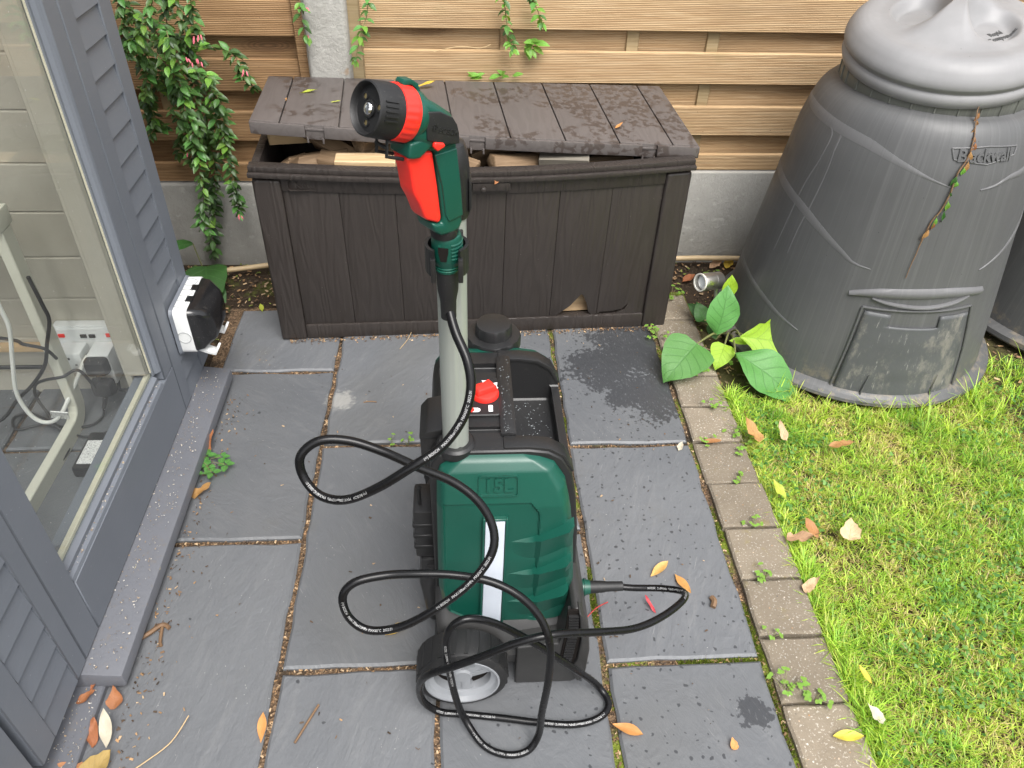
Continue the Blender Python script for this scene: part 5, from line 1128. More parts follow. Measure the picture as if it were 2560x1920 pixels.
STEMS = {'main': [[(-0.827, 2.124, 0.851), (-0.827, 2.117, 0.79), (-0.831, 2.122, 0.741), (-0.813, 2.121, 0.708), (-0.791, 2.102, 0.684)], [(-0.728, 2.092, 0.86), (-0.752, 2.073, 0.802), (-0.78, 2.07, 0.774), (-0.821, 2.091, 0.732), (-0.824, 2.073, 0.715)], [(-0.743, 2.23, 0.829), (-0.766, 2.233, 0.738), (-0.73, 2.216, 0.712), (-0.716, 2.229, 0.665), (-0.7, 2.234, 0.652)], [(-0.67, 2.181, 0.841), (-0.679, 2.176, 0.777), (-0.664, 2.154, 0.742)], [(-0.818, 2.219, 0.714), (-0.782, 2.209, 0.686), (-0.751, 2.2, 0.654), (-0.729, 2.223, 0.618), (-0.691, 2.21, 0.611), (-0.675, 2.216, 0.575), (-0.677, 2.219, 0.548)], [(-0.864, 2.221, 0.662), (-0.835, 2.204, 0.632), (-0.824, 2.214, 0.591), (-0.854, 2.202, 0.558), (-0.854, 2.215, 0.506), (-0.87, 2.212, 0.458)], [(-0.761, 2.087, 0.723), (-0.735, 2.088, 0.677), (-0.722, 2.11, 0.612), (-0.723, 2.093, 0.569), (-0.709, 2.098, 0.534), (-0.719, 2.087, 0.496), (-0.718, 2.092, 0.45), (-0.722, 2.088, 0.407), (-0.724, 2.086, 0.339), (-0.752, 2.092, 0.24), (-0.744, 2.091, 0.215)], [(-0.759, 2.248, 0.626), (-0.725, 2.255, 0.562), (-0.72, 2.251, 0.519), (-0.73, 2.254, 0.46), (-0.725, 2.243, 0.409), (-0.726, 2.227, 0.345), (-0.753, 2.247, 0.236), (-0.781, 2.249, 0.13), (-0.794, 2.246, 0.054)], [(-0.684, 2.189, 0.618), (-0.653, 2.172, 0.57), (-0.659, 2.19, 0.499), (-0.662, 2.18, 0.436), (-0.659, 2.17, 0.371), (-0.658, 2.162, 0.302), (-0.67, 2.184, 0.226)], [(-0.715, 2.246, 0.688), (-0.66, 2.266, 0.679), (-0.618, 2.252, 0.671), (-0.597, 2.243, 0.638), (-0.587, 2.245, 0.604), (-0.578, 2.258, 0.579)], [(-0.877, 2.223, 0.588), (-0.862, 2.239, 0.566), (-0.868, 2.219, 0.538), (-0.868, 2.238, 0.479), (-0.844, 2.224, 0.471)], [(-0.874, 2.253, 0.777), (-0.841, 2.237, 0.736), (-0.814, 2.25, 0.702), (-0.781, 2.227, 0.677), (-0.742, 2.218, 0.664)], [(-0.835, 2.174, 0.746), (-0.818, 2.177, 0.695), (-0.804, 2.181, 0.647), (-0.789, 2.185, 0.601), (-0.758, 2.17, 0.574)], [(-0.724, 2.099, 0.767), (-0.714, 2.08, 0.725), (-0.7, 2.097, 0.675), (-0.662, 2.094, 0.669), (-0.633, 2.076, 0.655)], [(-0.786, 2.163, 0.786), (-0.772, 2.165, 0.741), (-0.764, 2.162, 0.673), (-0.759, 2.159, 0.627), (-0.763, 2.158, 0.578)], [(-0.812, 2.25, 0.613), (-0.794, 2.246, 0.564), (-0.77, 2.253, 0.527), (-0.771, 2.236, 0.489), (-0.798, 2.237, 0.444), (-0.827, 2.255, 0.38)], [(-0.736, 2.175, 0.605), (-0.71, 2.157, 0.575), (-0.716, 2.167, 0.524), (-0.718, 2.17, 0.48), (-0.726, 2.151, 0.443)], [(-0.681, 2.195, 0.599), (-0.67, 2.176, 0.556), (-0.681, 2.191, 0.498), (-0.679, 2.184, 0.457), (-0.686, 2.188, 0.409)], [(-0.782, 2.15, 0.556), (-0.759, 2.149, 0.514), (-0.738, 2.125, 0.489), (-0.733, 2.124, 0.454), (-0.756, 2.141, 0.411)], [(-0.73, 2.246, 0.468), (-0.742, 2.25, 0.42), (-0.739, 2.252, 0.372), (-0.758, 2.242, 0.314), (-0.768, 2.241, 0.289)], [(-0.825, 2.132, 0.72), (-0.816, 2.137, 0.673), (-0.81, 2.125, 0.637), (-0.829, 2.125, 0.597)], [(-0.78, 2.205, 0.768), (-0.76, 2.219, 0.723), (-0.734, 2.221, 0.683), (-0.717, 2.206, 0.652)], [(-0.813, 2.129, 0.83), (-0.796, 2.11, 0.803), (-0.767, 2.106, 0.779), (-0.741, 2.111, 0.771)], [(-0.719, 2.194, 0.83), (-0.716, 2.198, 0.785), (-0.71, 2.196, 0.741), (-0.714, 2.208, 0.687)]], 'm': [[(-0.413, 2.248, 0.837), (-0.411, 2.224, 0.768), (-0.406, 2.226, 0.721)]], 'n': [[(-0.233, 2.258, 0.837), (-0.243, 2.243, 0.773), (-0.258, 2.233, 0.737), (-0.283, 2.228, 0.662)]], 'o': [[(0.12, 2.266, 0.841), (0.131, 2.282, 0.76), (0.141, 2.28, 0.708), (0.151, 2.258, 0.686)]], 'p': [[(0.188, 2.282, 0.831), (0.214, 2.274, 0.787), (0.229, 2.275, 0.751)]]}
FLOW = {'main': [(-0.668, 2.12, 0.687), (-0.673, 2.12, 0.751), (-0.652, 2.12, 0.75), (-0.727, 2.12, 0.42), (-0.752, 2.12, 0.443), (-0.65, 2.12, 0.255), (-0.559, 2.12, 0.665), (-0.692, 2.12, 0.691)], 'n': [(-0.285, 2.24, 0.656)], 'm': [(-0.394, 2.235, 0.788), (-0.407, 2.235, 0.723)]}
sh_ = shrub('overhanging_shrub', 'evergreen shrub with glossy small leaves hanging over the brown fence panel', [s for s in STEMS['main']], base=(-.75,2.2,.3))
for p in FLOW['main']: flower(sh_, p)
for key, lab in (('m','sprig hanging just left of the concrete post top'), ('n','thin leafy sprig with a pink bud hanging right of the concrete post'), ('o','longest bright sprig hanging before the pale fence, middle of the picture'), ('p','short sprig tip at the top edge right of the longest bright sprig')):
    s_ = shrub('hanging_sprig', lab, STEMS[key], 'sprigs hanging over the fence', n_obj=80, step=.016, lscale=.95, bright=.45 if key in 'op' else .2)
    for p in FLOW.get(key, []): flower(s_, p, 2)
# leafy tuft pushed through the fence gaps
def tuft(label, pts, sc=1.0, nm='leaf_tuft', mesh=None, mat='shrub_leaf_bright'):
    root = thing(nm, label, 'leaves', pts[0][0], 'leaves growing through the fence'); W0 = wloc(root)
    me = mesh
    for p, d, s in pts: o = link('leaf', me, root, Vector(p)-W0, orient(d, (0,-.6,1)), M[mat]); o.scale = (s*sc,)*3
    return root
tl = leaf_mesh('tuft_leaf', .045, .021, OV, 6, 4, .2, .25)
tuft('bright green leaf tuft poking out of a fence gap above the nozzle', [((.205+R_.uniform(-.018,.018), 2.30, .685+R_.uniform(-.012,.02)), (R_.uniform(-1,1), -.5, R_.uniform(-.9,.4)), R_.uniform(.6,1.1)) for i in range(11)], mesh=tl)
tuft('low row of leaves showing over the back edge of the box lid', [((.02+i*.017+R_.uniform(-.01,.01), 2.296, .590+R_.uniform(0,.012)), (R_.uniform(-1,1), -.2, R_.uniform(.0,.8)), R_.uniform(.55,.85)) for i in range(9)], mesh=tl)

# ---- big leaved plant by the spotlight
bl = [leaf_mesh('leaf', 1, .86, HEART, 14, 8, .10, .24, .028, 0, 1, .06, .008), leaf_mesh('leaf', 1, .52, OV, 14, 8, .14, .32, .025, 0, 2, .08, .008), leaf_mesh('leaf', 1, .42, LAN, 14, 8, .25, .30, .03, 0, 3, .55)]
pb = Vector((.795,1.86,-.01)); plant = thing('broad_leaf_plant', 'low plant with large heart shaped green leaves under the steel spotlight', 'plant', pb)
def bleaf(start, tip, k, mat, wide=1.0, up=(0,0,1), lab=None):
    s, t = Vector(start), Vector(tip); d = t-s; o = link('leaf', bl[k].copy(), plant, s-pb, orient(d, up), None); L = d.length; o.scale = (L*wide, L, L); o.data.materials.append(M[mat])
    MB().tube(spline([pb, (pb+s)/2+Vector((0,0,.02)), s], 5), [.004,.0035,.0035,.003,.003,.003,.003,.0028,.0026,.0024,.002], 6).build('leaf_stalk', M['stem'], plant, smooth=True)
    return o
bleaf((0.641, 1.688, 0.085), (0.537, 1.592, 0.05), 0, 'broad_leaf', 1.15, (0,-.25,1))
bleaf((0.719, 1.766, 0.06), (0.74, 1.766, 0.2), 1, 'broad_leaf', 1.35, (.1,-.8,.6))
bleaf((0.731, 1.716, 0.06), (0.696, 1.648, 0.035), 0, 'broad_leaf_lime', 1, (0,-.25,1))
bleaf((0.745, 1.666, 0.07), (0.92, 1.532, 0.03), 1, 'broad_leaf', 1.15, (0,-.4,1))
bleaf((0.771, 1.718, 0.085), (0.978, 1.673, 0.085), 2, 'broad_leaf_lime', 1.7, (0,-.75,.65))
bleaf((0.757, 1.847, 0.13), (0.761, 1.828, 0.2), 1, 'broad_leaf_lime', 1.3, (.1,-.8,.6))
bleaf((0.718, 1.878, 0.03), (0.696, 1.901, 0.08), 0, 'broad_leaf_dark', 1, (0,-.8,.6))
bleaf((0.81, 1.732, 0.05), (0.755, 1.732, 0.075), 1, 'broad_leaf_lime', 0.9, (0,-.25,1))
bleaf((0.748, 1.883, 0.02), (0.677, 1.912, 0.07), 1, 'broad_leaf_dark', 1, (0,-.8,.6))
bleaf((0.767, 1.715, 0.03), (0.815, 1.658, 0.03), 1, 'broad_leaf', 1.1, (0,-.25,1))
bleaf((0.729, 1.782, 0.03), (0.715, 1.826, 0.06), 1, 'broad_leaf_dark', 1.1, (0,-.25,1))
# dark dock leaf at the shed corner
pb2 = Vector((-.80,2.16,-.01)); dk = thing('dock_plant', 'dark green broad leaf plant between the shed corner and the brown box', 'plant', pb2)
for (s, t, k) in (((-.800,2.17,.05),(-.770,2.00,.018),0), ((-.83,2.19,.12),(-.86,2.10,.18),1), ((-.79,2.15,.02),(-.735,2.05,.005),1)):
    s, t = Vector(s), Vector(t); o = link('leaf', bl[k].copy(), dk, s-pb2, orient(t-s, (0,-.5,1)), M['broad_leaf_dark']); o.data.materials.clear(); o.data.materials.append(M['broad_leaf_dark']); L = (t-s).length; o.scale = (L*.9, L, L)
    MB().tube([pb2, (pb2+s)/2, s], .002, 6).build('leaf_stalk', M['stem'], dk, smooth=True)

# ---- small weeds in the joints
wl = leaf_mesh('leaf', .010, .008, [.1,.6,.95,1,.95,.8,.5,.1], 4, 2, .1, .2)
def weed(x, y, label, n=9, rad=.028, h=.02, mat='weed_leaf', sc=1.0, z0=.0):
    root = thing('weed', label, 'weed', (x, y, z0), 'weeds growing in the joints')
    for i in range(n):
        a = R_.uniform(0, 6.28); r = rad*R_.uniform(.2, 1); hh = h*R_.uniform(.3, 1); e = Vector((r*math.cos(a), r*math.sin(a), hh))
        MB().tube([(0,0,-.006), e*.55+Vector((0,0,hh*.3)), e], .0006, 4).build('stalk', M['stem'], root, local=True)
        for kk in range(3):
            d = Vector((math.cos(a+(kk-1)*1.1), math.sin(a+(kk-1)*1.1), .15)); o = link('leaf', wl, root, e, orient(d), None); s = sc*R_.uniform(.6, 1.1); o.scale = (s, s, s)
            if not wl.materials: wl.materials.append(M[mat])
    return root
for x, y, lab, n, rad, sc in ((.575,1.838,'lacy pale green weed at the right front corner of the brown box',14,.045,1.1), (.650,1.668,'pale weed on the paver below the heart shaped leaf',10,.035,1.0), (.655,1.515,'small weed on the paver joint below the big leaves',7,.025,.9),
        (.700,1.385,'lacy yellow green weed spilling from the lawn onto the pavers',18,.055,1.15), (.605,1.387,'little round leaved sprout beside the reddish fallen leaf',6,.02,.8), (.655,1.25,'tiny weed at the right end of a paver joint',6,.02,.8),
        (.640,1.110,'small weed in the paver joint left of the broad crumpled tan leaf',6,.022,.85), (.625,.972,'green weed in the paver joint right of the hose end',9,.03,1.0), (.595,.832,'tiny weed in the paver joint at the hose curve',5,.02,.8), (.585,.722,'bright weed at the inner paver edge near the bottom',9,.034,1.05), (.632,.702,'lacy weed in the lowest visible paver joint',9,.03,1.05),
        (-.178,1.402,'left of two tiny sprouts in the joint behind the hose loop',3,.012,.8), (-.140,1.402,'right of two tiny sprouts in the joint behind the hose loop',4,.014,.9), (.83,2.15,'weed on the bare soil behind the spotlight',10,.05,1.0), (.66,2.05,'weed on the soil beside the box side wall',9,.04,1.0), (.73,1.72,'small weeds around the foot of the big leaved plant',9,.05,1.1)):
    weed(x, y, lab, n, rad, .024, sc=sc)
cl_leaf = leaf_mesh('leaf', .021, .017, [.2,.75,1,1,.95,.8,.45,.25], 5, 4, .15, .15)
cv_ = thing('clover_weed', 'fresh green round leaved weed against the shed sill on the patio', 'weed', (-.615,1.33,0)); cl_leaf.materials.append(M['clover_leaf'])
for (ex, ey) in ((-.575,1.350),(-.600,1.322),(-.560,1.325),(-.585,1.300),(-.622,1.300),(-.610,1.355)):
    e = Vector((ex+.615, ey-1.33, .02)); MB().tube([(0,0,0), e*.5+Vector((0,0,.016)), e], .0007, 4).build('stalk', M['stem'], cv_, local=True)
    for kk in range(4):
        a = kk*1.57+R_.uniform(-.3,.3); o = link('leaf', cl_leaf, cv_, e+Vector((math.cos(a), math.sin(a), 0))*.003, orient((math.cos(a), math.sin(a), .1))); s = R_.uniform(.65,.95); o.scale = (s, s, s)

# ---- fallen leaves, each a thing
FL = {}
def fallen(x, y, ang, L, W, mat, label, kind='lan', curl=.25, z=.003, wav=.02, fold=.3, roll=0, nm='fallen_leaf'):
    sh2 = {'lan': LAN, 'ell': ELL, 'heart': HEART, 'ov': OV}[kind]
    me = leaf_mesh('fallen_leaf', L, W, sh2, 8, 4, fold, -abs(curl), wav, 0, int(x*1000+y*77) % 999, .0 if kind in ('lan','ell') else .5, 0 if kind in ('lan','ell') else .045)
    z0 = min(v.co.z for v in me.vertices)
    o = link(nm, me, None, (x, y, z-z0), (0, roll, math.radians(ang)), M[mat]); return tag(o, label, 'leaf', 'fallen leaves')
fl = fallen
fl(-.632,1.345,-20,.075,.026,'dry_leaf','long brown curled leaf against the shed sill','ov',.5,wav=.05)
fl(-.622,1.245,-70,.045,.030,'dry_leaf','crumpled brown leaf below the round leaved weed','heart',.5,wav=.1)
fl(-.160,.866,-60,.050,.020,'yellow_leaf','yellow leaf lying under the lower left hose loop','lan',.1)
fl(-.358,.665,5,.052,.016,'orange_leaf','slim orange leaf on the left patio joint','lan',.12)
fl(.385,.985,-52,.055,.020,'orange_leaf','orange leaf alone on the slab above the right hose loop','lan',.1)
fl(.437,.990,-160,.058,.019,'orange_leaf','orange leaf touching the right bend of the hose','lan',.15)
fl(.378,.895,25,.038,.008,'red_leaf','small shrivelled red leaf inside the right hose loop','lan',.3,wav=.06)
fl(.255,.672,-115,.055,.021,'orange_leaf','orange leaf by the joint below the wheel','lan',.08)
fl(.640,.630,-95,.052,.020,'yellow_leaf','yellow leaf lying on the lowest paver','ell',.1,z=.01)
fl(.735,1.365,35,.060,.036,'dry_leaf','large curled brown leaf at the lawn corner nearest the compost bin','heart',.9,z=.02,wav=.09)
fl(.80,1.365,10,.045,.022,'tan_leaf','pale tan leaf beside the large curled brown leaf','ov',.5,z=.02,wav=.06)
fl(.700,1.065,-110,.055,.028,'tan_leaf','folded tan leaf at the paver edge of the lawn','heart',.6,z=.018,wav=.08)
fl(.768,1.060,20,.045,.026,'dry_leaf','small reddish leaf between two tan leaves on the lawn','ov',.4,z=.02)
fl(.835,1.050,-20,.042,.045,'tan_leaf','broad crumpled tan leaf farthest out on the lawn','heart',.6,z=.02,wav=.10)
fl(.735,1.175,20,.050,.024,'yellowgreen_leaf','yellow green leaf on the lawn edge','ov',.3,z=.02)
fl(.528,1.357,-30,.026,.016,'pale_leaf','tiny pale leaf at a slab corner by the paver row','ov',.3)
fl(.590,1.383,-100,.048,.018,'dry_leaf','orange red leaf lying across a paver joint','lan',.2,z=.008)
fl(.745,.718,20,.036,.012,'yellow_leaf','slim yellow leaf standing in the grass near the bottom','lan',.2,z=.02)
fl(.738,.648,40,.035,.022,'pale_leaf','ragged pale leaf in the grass at the bottom paver','heart',.5,z=.015,wav=.08)
fl(.900,1.345,-95,.055,.024,'dry_leaf','rust coloured leaf in the lawn before the compost bin','ov',.3,z=.02)
fl(.692,.93,-60,.040,.022,'tan_leaf','small tan leaf on the outer paver edge','heart',.5,z=.012,wav=.08)
fl(-.672,.762,-10,.045,.015,'dry_leaf','brown leaf upright against the end of the sill','lan',.5,z=.018,wav=.05)
fl(-.690,.742,-60,.034,.018,'dry_leaf','small brown leaf under the end of the sill','ov',.4,z=.018)
fl(-.625,.738,15,.032,.026,'dry_leaf','crumpled golden leaf beside the end of the sill','heart',.6,wav=.1)
fl(-.640,.668,10,.045,.020,'dry_leaf','rust brown leaf under the pale leaf by the shed','ov',.4,wav=.05)
fl(-.612,.662,15,.055,.022,'pale_leaf','pale curled leaf standing at the bottom left','lan',.5,z=.014,wav=.04)
fl(-.640,.600,-40,.065,.050,'olive_leaf','big green and brown leaf at the bottom left by the shed','heart',.35,z=.005,wav=.06)
fl(-.640,.625,75,.040,.028,'dry_leaf','pinkish brown leaf lobe behind the big green and brown leaf','heart',.4,z=.003,wav=.08)
fl(.463,.617,10,.018,.015,'orange_leaf','tiny orange scrap on the bottom right slab','heart',.4)
fl(.838,2.25,-60,.055,.034,'tan_leaf','left of two yellowish leaves on the soil behind the spotlight','ov',.3,z=-.015)
fl(.895,2.245,-30,.055,.032,'yellow_leaf','right of two yellowish leaves on the soil behind the spotlight','ov',.3,z=-.015)
fl(.725,2.16,-60,.050,.032,'dry_leaf','orange leaf on the soil close to the box corner','ov',.3,z=-.015)
fl(.735,1.98,-80,.030,.014,'yellow_leaf','small yellow leaf on the soil under the spotlight','lan',.3,z=-.012)
fl(-.60,1.985,20,.03,.014,'yellowgreen_leaf','small yellow green leaf left of the brown box','lan',.3)
fl(-.425,2.12,-80,.048,.014,'yellowgreen_leaf','yellow green leaf near the left end of the lid','lan',.15,z=.6095)
fl(-.335,2.055,-85,.026,.008,'yellowgreen_leaf','tiny green leaf on the second lid plank','lan',.15,z=.6085)
fl(-.118,2.19,-70,.055,.018,'yellow_leaf','yellow leaf at the lid back edge behind the nozzle','lan',.2,z=.604)
fl(-.455,2.05,-20,.018,.012,'dry_leaf','tiny brown leaf on the lid left end','ov',.3,z=.6095)
fl(.405,1.985,-50,.030,.010,'orange_leaf','little orange leaf on the wet lid planks','lan',.3,z=.570)
fl(.083,1.793,-15,.034,.012,'dry_leaf','brown leaf caught on the front catch of the box','lan',.3,z=.503,roll=.6)
# twigs and stalks
def twig(pts, r, mat, label): tag(MB().tube(spline(pts, 6), r, 6).build('twig', M[mat], smooth=True, origin=tuple(pts[0])), label, 'twig')
twig([(-.300,.662,.004),(-.285,.694,.004),(-.268,.730,.004)], .0022, 'brown_stem', 'short brown twig on the slab left of the wheel')
twig([(-.630,.872,.005),(-.610,.885,.008),(-.590,.905,.006),(-.575,.898,.005)], .0045, 'brown_stem', 'knobbly brown root piece beside the sill'); twig([(-.590,.905,.004),(-.585,.872,.004),(-.580,.860,.004)], .0032, 'brown_stem', 'short side piece touching the knobbly root')
twig([(-.575,.618,.003),(-.545,.640,.004),(-.510,.672,.006),(-.490,.715,.012)], .0011, 'pale_stem', 'long thin curved straw stalk at the bottom left')
twig([(-.262,1.560,.003),(-.245,1.562,.004),(-.228,1.560,.003)], .0016, 'brown_stem', 'tiny brown twig on the slab behind the hose'); twig([(-.18,1.79,.003),(-.16,1.83,.006),(-.15,1.86,.01)], .0009, 'pale_stem', 'pale straw at the foot of the box left of the pole')
twig([(-.07,2.29,.668),(.0,2.288,.683),(.06,2.288,.680),(.09,2.288,.690)], .0014, 'pale_stem', 'dry pale twig resting on a fence board behind the nozzle'); twig([(.22,.872,.002),(.255,.905,.01),(.285,.925,.004)], .0011, 'red_leaf', 'thin orange red stalk over the mossy joint')
twig([(.497,.905,.004),(.503,.917,.006),(.500,.928,.004)], .006, 'brown_stem', 'small dark seed case on the slab near the right hose bend')
# withered climber on the bin
vn = thing('withered_vine', 'withered green and brown climber stuck to the compost bin front', 'vine', cpt(-92,.757,.006)); vp = [(-91.5,.757),(-93,.742),(-93.4,.709),(-93.9,.686),(-94.9,.648),(-97.5,.616),(-98,.57),(-99.5,.529),(-101.8,.502),(-102.8,.463),(-103.3,.44),(-103.5,.418),(-104,.394),(-104.3,.357)]
q = spline([cpt(a, z_, .005 if z_ < .72 else .007) for a, z_ in vp], 6); MB().tube(q, [.0022-.0012*abs(i/len(q)-.45)*2 for i in range(len(q))], 6).build('stem', M['brown_stem'], vn, smooth=True)
vl = leaf_mesh('leaf', .040, .010, LAN, 6, 2, .4, .3, .06)
for i in range(16):
    p = q[int(len(q)*(.08+.6*i/16))]; o = link('leaf', vl, vn, p-wloc(vn)+Vector((R_.uniform(-.004,.004), -.003, 0)), orient((R_.uniform(-.35,.25), -.25, -1), (0,-1,0)), None); o.scale = (R_.uniform(.5,1.2), R_.uniform(.5,1.0), 1)
    if not vl.materials: vl.materials.append(M['dry_leaf'])
    if 7 <= i <= 13: o.material_slots[0].link = 'OBJECT'; o.material_slots[0].material = M['shrub_leaf_bright' if i % 2 else 'broad_leaf_dark']

# ================================================================== LAWN GRASS (uncountable)
def fbm(x, y, s, seed=0):
    r = np.random.default_rng(seed); v = 0
    for o_ in range(5):
        a = r.uniform(0, 6.28, 3); f = s*1.7**o_; v = v+(np.sin(x*f*math.cos(a[0])+y*f*math.sin(a[0])+a[1])*np.sin(x*f*math.sin(a[2])-y*f*math.cos(a[2])+a[0]))/1.4**o_
    return v
def in_lawn(x, y):
    bx = np.hypot(x-CB.x, y-CB.y) > .392; b2 = np.hypot(x-C2.x, y-C2.y) > .40
    lim = np.where(x < 1.16, 1.585+.02*np.sin(x*37)-.02*np.clip((.80-x)/.1, 0, 1), np.where(x > 1.45, 1.72, 1.66))
    return (x > .704+.004*np.sin(y*60)) & (y < lim) & bx & b2
def blades(N, x0, x1, y0, y1, hmin, hmax, wd, pal, seed, lean=.9, edge=False, zb=-.020):
    r = np.random.default_rng(seed); T0 = N//6; tx, ty = r.uniform(x0, x1, T0), r.uniform(y0, y1, T0); th, tc = r.uniform(.7, 1.25, T0), r.normal(0, .20, T0)
    ti = r.integers(0, T0, N); a = r.uniform(0, 2*PI, N); rad = np.abs(r.normal(0, .005, N)); x = tx[ti]+np.cos(a)*rad; y = ty[ti]+np.sin(a)*rad; a = a+r.normal(0, .7, N)
    k_ = in_lawn(x, y)
    if edge: k_ &= (np.hypot(x-CB.x, y-CB.y) < .50) | (x < .735)
    x, y, a, ti = x[k_], y[k_], a[k_], ti[k_]; n = len(x); patch = fbm(x, y, 9, 3); d2 = fbm(x, y, 24, 8)
    h = r.uniform(hmin, hmax, n)*th[ti]*(1+.25*patch)*(1+.12*d2); ln = lean*r.uniform(.3, 1.5, n)
    dx, dy = np.cos(a), np.sin(a); px_, py_ = -dy, dx; w_ = wd*r.uniform(.6, 1.25, n); V = np.zeros((n, 7, 3))
    for i, t in enumerate((0, .45, .8)):
        ox = x+dx*h*ln*t*t; oy = y+dy*h*ln*t*t; oz = zb+h*t*(1-.28*ln*t)
        for s, j in ((-1, 2*i), (1, 2*i+1)):
            ww = w_*(1-.35*t)*.5*s; V[:, j, 0] = ox+px_*ww; V[:, j, 1] = oy+py_*ww; V[:, j, 2] = oz
    V[:, 6, 0] = x+dx*h*ln; V[:, 6, 1] = y+dy*h*ln; V[:, 6, 2] = zb+h*(1-.28*ln)
    b = (np.arange(n)*7)[:, None]; Q = np.concatenate([b+np.array([[0,1,3,2]]), b+np.array([[2,3,5,4]])]); T = b+np.array([[4,5,6]])
    pal = np.array(pal); w1 = np.clip(r.normal(.39, .16, n)+tc[ti]+.17*patch+.08*d2, 0, .999)*(len(pal)-1); i0 = w1.astype(int); f = (w1-i0)[:, None]
    col = (pal[i0]*(1-f)+pal[i0+1]*f)*r.uniform(.6, 1.25, n)[:, None]
    return V.reshape(-1, 3), Q, T, np.repeat(col, 7, 0)
PAL = [(.60,.50,.22),(.52,.55,.13),(.44,.57,.075),(.34,.53,.055),(.22,.43,.045),(.10,.25,.035)]
sets = [blades(62000, .70, 1.45, .42, 1.66, .012, .025, .0019, PAL, 1), blades(20000, 1.45, 2.2, .3, 1.8, .013, .027, .0025, PAL, 2), blades(13000, .70, 1.5, .42, 1.66, .012, .022, .0018, [(.52,.40,.20),(.44,.36,.15),(.36,.32,.10),(.30,.30,.07)], 4, 1.4),
        blades(1700, .70, 1.7, 1.35, 1.66, .03, .075, .0026, PAL[1:5], 5, .7, True), blades(3600, .70, .74, .42, 1.6, .020, .040, .0022, PAL[1:5], 6, .9, True), blades(9000, .70, 2.0, -.3, .42, .020, .040, .0028, PAL, 9)]
Vs = []; Qs = []; Ts = []; Cs = []; nb = 0
for V_, Q_, T_, C_2 in sets: Vs.append(V_); Qs.append(Q_+nb); Ts.append(T_+nb); Cs.append(C_2); nb += len(V_)
g = link('grass', mesh_arrays('grass', np.concatenate(Vs), [np.concatenate(Qs), np.concatenate(Ts)], np.concatenate(Cs)), None, None, None, M['lawn_blade'])
tag(g, 'short yellow green grass of the lawn right of the pavers', 'grass', kind='stuff')
# creeping weeds mixed into the lawn
def ground_leaves(N, seed):
    r = np.random.default_rng(seed); x = r.uniform(.71, 1.6, N*3); y = r.uniform(.42, 1.6, N*3); k_ = in_lawn(x, y) & (fbm(x, y, 8, 21)+r.normal(0, .35, N*3) > .42); x, y = x[k_][:N], y[k_][:N]; n = len(x)
    V = []; F = []; C = []; base = 0
    ang = r.uniform(0, 6.28, n); s = r.uniform(.0038, .0080, n); z_ = r.uniform(-.010, .006, n); tx, ty = r.normal(0, .3, n), r.normal(0, .3, n); g_ = r.uniform(0, 1, n)
    shp = np.array([(0,0),(.55,.25),(.75,.75),(.45,1.1),(0,1.0),(-.45,1.1),(-.75,.75),(-.55,.25)])
    V = np.zeros((n, 8, 3)); ca, sa = np.cos(ang), np.sin(ang)
    for j, (u, v) in enumerate(shp):
        lx = u*s; ly = v*s; V[:, j, 0] = x+lx*ca-ly*sa; V[:, j, 1] = y+lx*sa+ly*ca; V[:, j, 2] = z_+lx*tx+ly*ty
    F = (np.arange(n)*8)[:, None]+np.arange(8)[None]; col = np.array((.05,.15,.03))*(1-g_)[:, None]+np.array((.16,.31,.06))*g_[:, None]
    return mesh_arrays('lawn_weeds', V.reshape(-1, 3), [F], np.repeat(col, 8, 0))
tag(link('lawn_weeds', ground_leaves(2600, 31), None, None, None, M['lawn_blade']), 'small round creeping weed leaves among the grass', 'weeds', kind='stuff')

# ---- litter in the joints, on the sill and at the foot of the box
def litter(name, spots, label, pal, smin=.0012, smax=.0042, parent=None):
    r = np.random.default_rng(len(spots)); S = np.array(spots); n = len(S); V = np.zeros((n, 4, 3)); a = r.uniform(0, 6.28, n); s = r.uniform(smin, smax, n); e = r.uniform(.3, .9, n)
    for j, (u, v) in enumerate(((-1,-.5),(1,-.7),(.8,.6),(-.9,.5))):
        lx, ly = u*s, v*s*e; V[:, j, 0] = S[:, 0]+lx*np.cos(a)-ly*np.sin(a); V[:, j, 1] = S[:, 1]+lx*np.sin(a)+ly*np.cos(a); V[:, j, 2] = S[:, 2]+r.uniform(0, .0035, n)
    pal = np.array(pal); col = pal[r.integers(0, len(pal), n)]*r.uniform(.6, 1.2, n)[:, None]
    return tag(link(name, mesh_arrays(name, V.reshape(-1, 3), [(np.arange(n)*4)[:, None]+np.arange(4)[None]], np.repeat(col, 4, 0)), parent, None, None, M['debris']), label, 'litter' if label and not parent else None, kind='stuff')
BRN = [(.22,.13,.065),(.36,.22,.11),(.11,.065,.035),(.46,.33,.20),(.06,.04,.025),(.09,.06,.04)]
spots = []
u = R_.uniform
for xj, ya, yb, n in ((-.351,.45,2.0,620),(.258,.45,2.0,380),(.5635,.45,2.0,420),(-.0545,.45,.80,160)):
    for i in range(n): spots.append((xj+u(-.005,.005), u(ya,yb), -.0075))
for yj, xa, xb, n in ((1.1105,-.65,-.355,110),(1.6985,-.65,-.355,70),(1.402,-.345,-.06,80),(.802,-.345,-.06,110),(1.116,-.05,.255,70),(1.387,.262,.56,70),(.7905,.262,.56,90)):
    for i in range(n): spots.append((u(xa,xb), yj+u(-.004,.004), -.0075))
litter('joint_litter', spots, 'brown seed and leaf crumbs filling the patio joints', BRN)
spots = [(u(-.63,.70)*1.0, 0, 0) for i in range(0)]
for i in range(900): x = u(-.5,.6); spots.append((x, 1.842+(x+.518)*.0436-abs(R_.gauss(0,.010)), .001))
for i in range(260): spots.append((-.612+abs(R_.gauss(0,.03)), u(.62,1.6), .001))
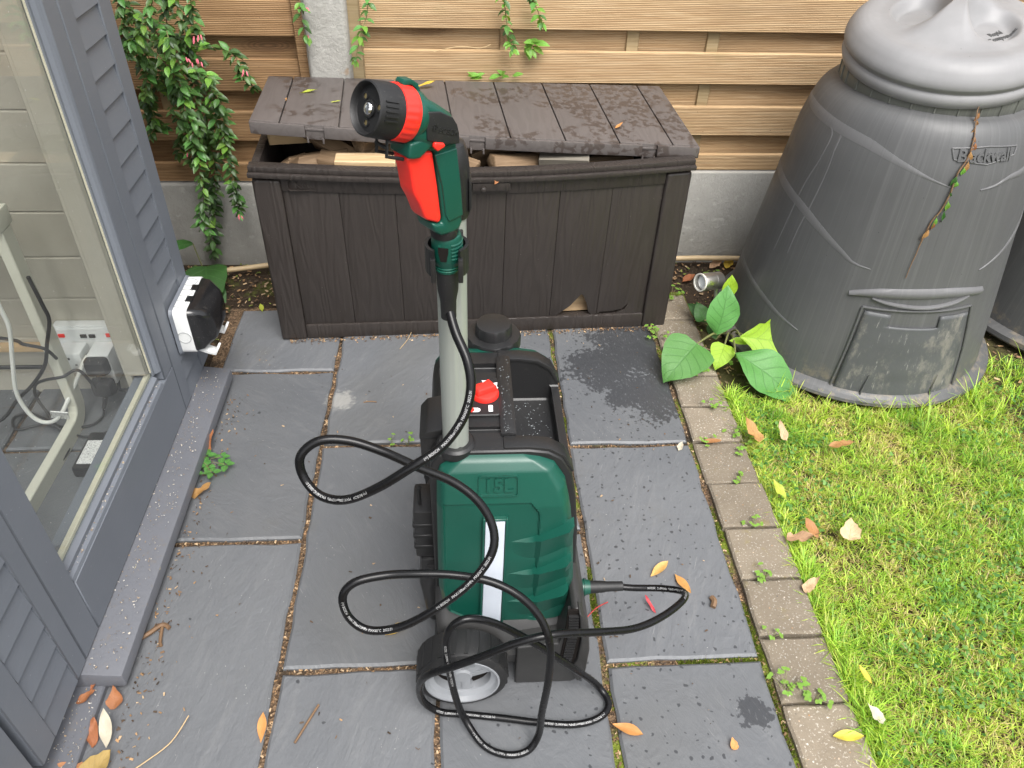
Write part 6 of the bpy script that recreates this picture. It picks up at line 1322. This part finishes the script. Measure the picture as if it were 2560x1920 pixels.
for i in range(170): spots.append((u(-.655,.55), u(.5,1.85), .001))
litter('patio_litter', spots, 'fine brown crumbs scattered over the slate slabs', BRN)
spots = [(u(-.682,-.622), u(.78,1.64), .0545+random.random()*.001) for i in range(420)]+[(u(-.700,-.682), u(.88,1.40), .207) for i in range(260)]+[(u(-.70,-.655), u(.3,.77), .0175) for i in range(220)]
litter('sill_litter', spots, 'dust and crumbs on the window sill', [(.45,.40,.33),(.30,.22,.14),(.55,.52,.47)], .0006, .0022)
spots = [(u(.60,2.2), u(1.62,2.29), -.018+u(0,.006)) for i in range(2600)]+[(u(-1.0,-.52), u(1.75,2.29), -.018+u(0,.006)) for i in range(900)]
litter('soil_litter', spots, 'dead leaf crumbs on the soil strip', BRN+[(.20,.24,.05)], .002, .009)
# moss cushions in the right hand joints
V = []; F = []; mm = MB(); C = []
def moss(name, spots, label):
    r = np.random.default_rng(77); S = np.array(spots); n = len(S); V = np.zeros((n, 3, 3)); a = r.uniform(0, 6.28, n); s = .0011; hh = r.uniform(.003, .008, n); lx, ly = r.normal(0, .002, n), r.normal(0, .002, n)
    V[:, 0] = np.stack([S[:, 0]+np.cos(a)*s, S[:, 1]+np.sin(a)*s, S[:, 2]], 1); V[:, 1] = np.stack([S[:, 0]-np.cos(a)*s, S[:, 1]-np.sin(a)*s, S[:, 2]], 1); V[:, 2] = np.stack([S[:, 0]+lx, S[:, 1]+ly, S[:, 2]+hh], 1)
    g_ = r.uniform(0, 1, n)[:, None]; col = np.array((.055,.085,.012))*(1-g_)+np.array((.26,.33,.045))*g_
    tag(link(name, mesh_arrays(name, V.reshape(-1, 3), [(np.arange(n)*3)[:, None]+np.arange(3)[None]], np.repeat(col, 3, 0)), None, None, None, M['lawn_blade']), label, 'moss', kind='stuff')
spots = []
for cx, y0, y1, n in ((.258,.86,1.02,1500),(.258,.70,.74,200),(.258,1.44,1.5,250),(.5635,.78,.92,1700),(.5635,.60,.76,900),(.5635,1.08,1.18,700),(-.0545,.52,.60,400)):
    for i in range(n): spots.append((cx+R_.gauss(0,.0035), u(y0,y1), -.009))
for i in range(1100): spots.append((u(.40,.565), .7905+R_.gauss(0,.003), -.009))
moss('moss', spots, 'bright green moss growing in the right patio joints')
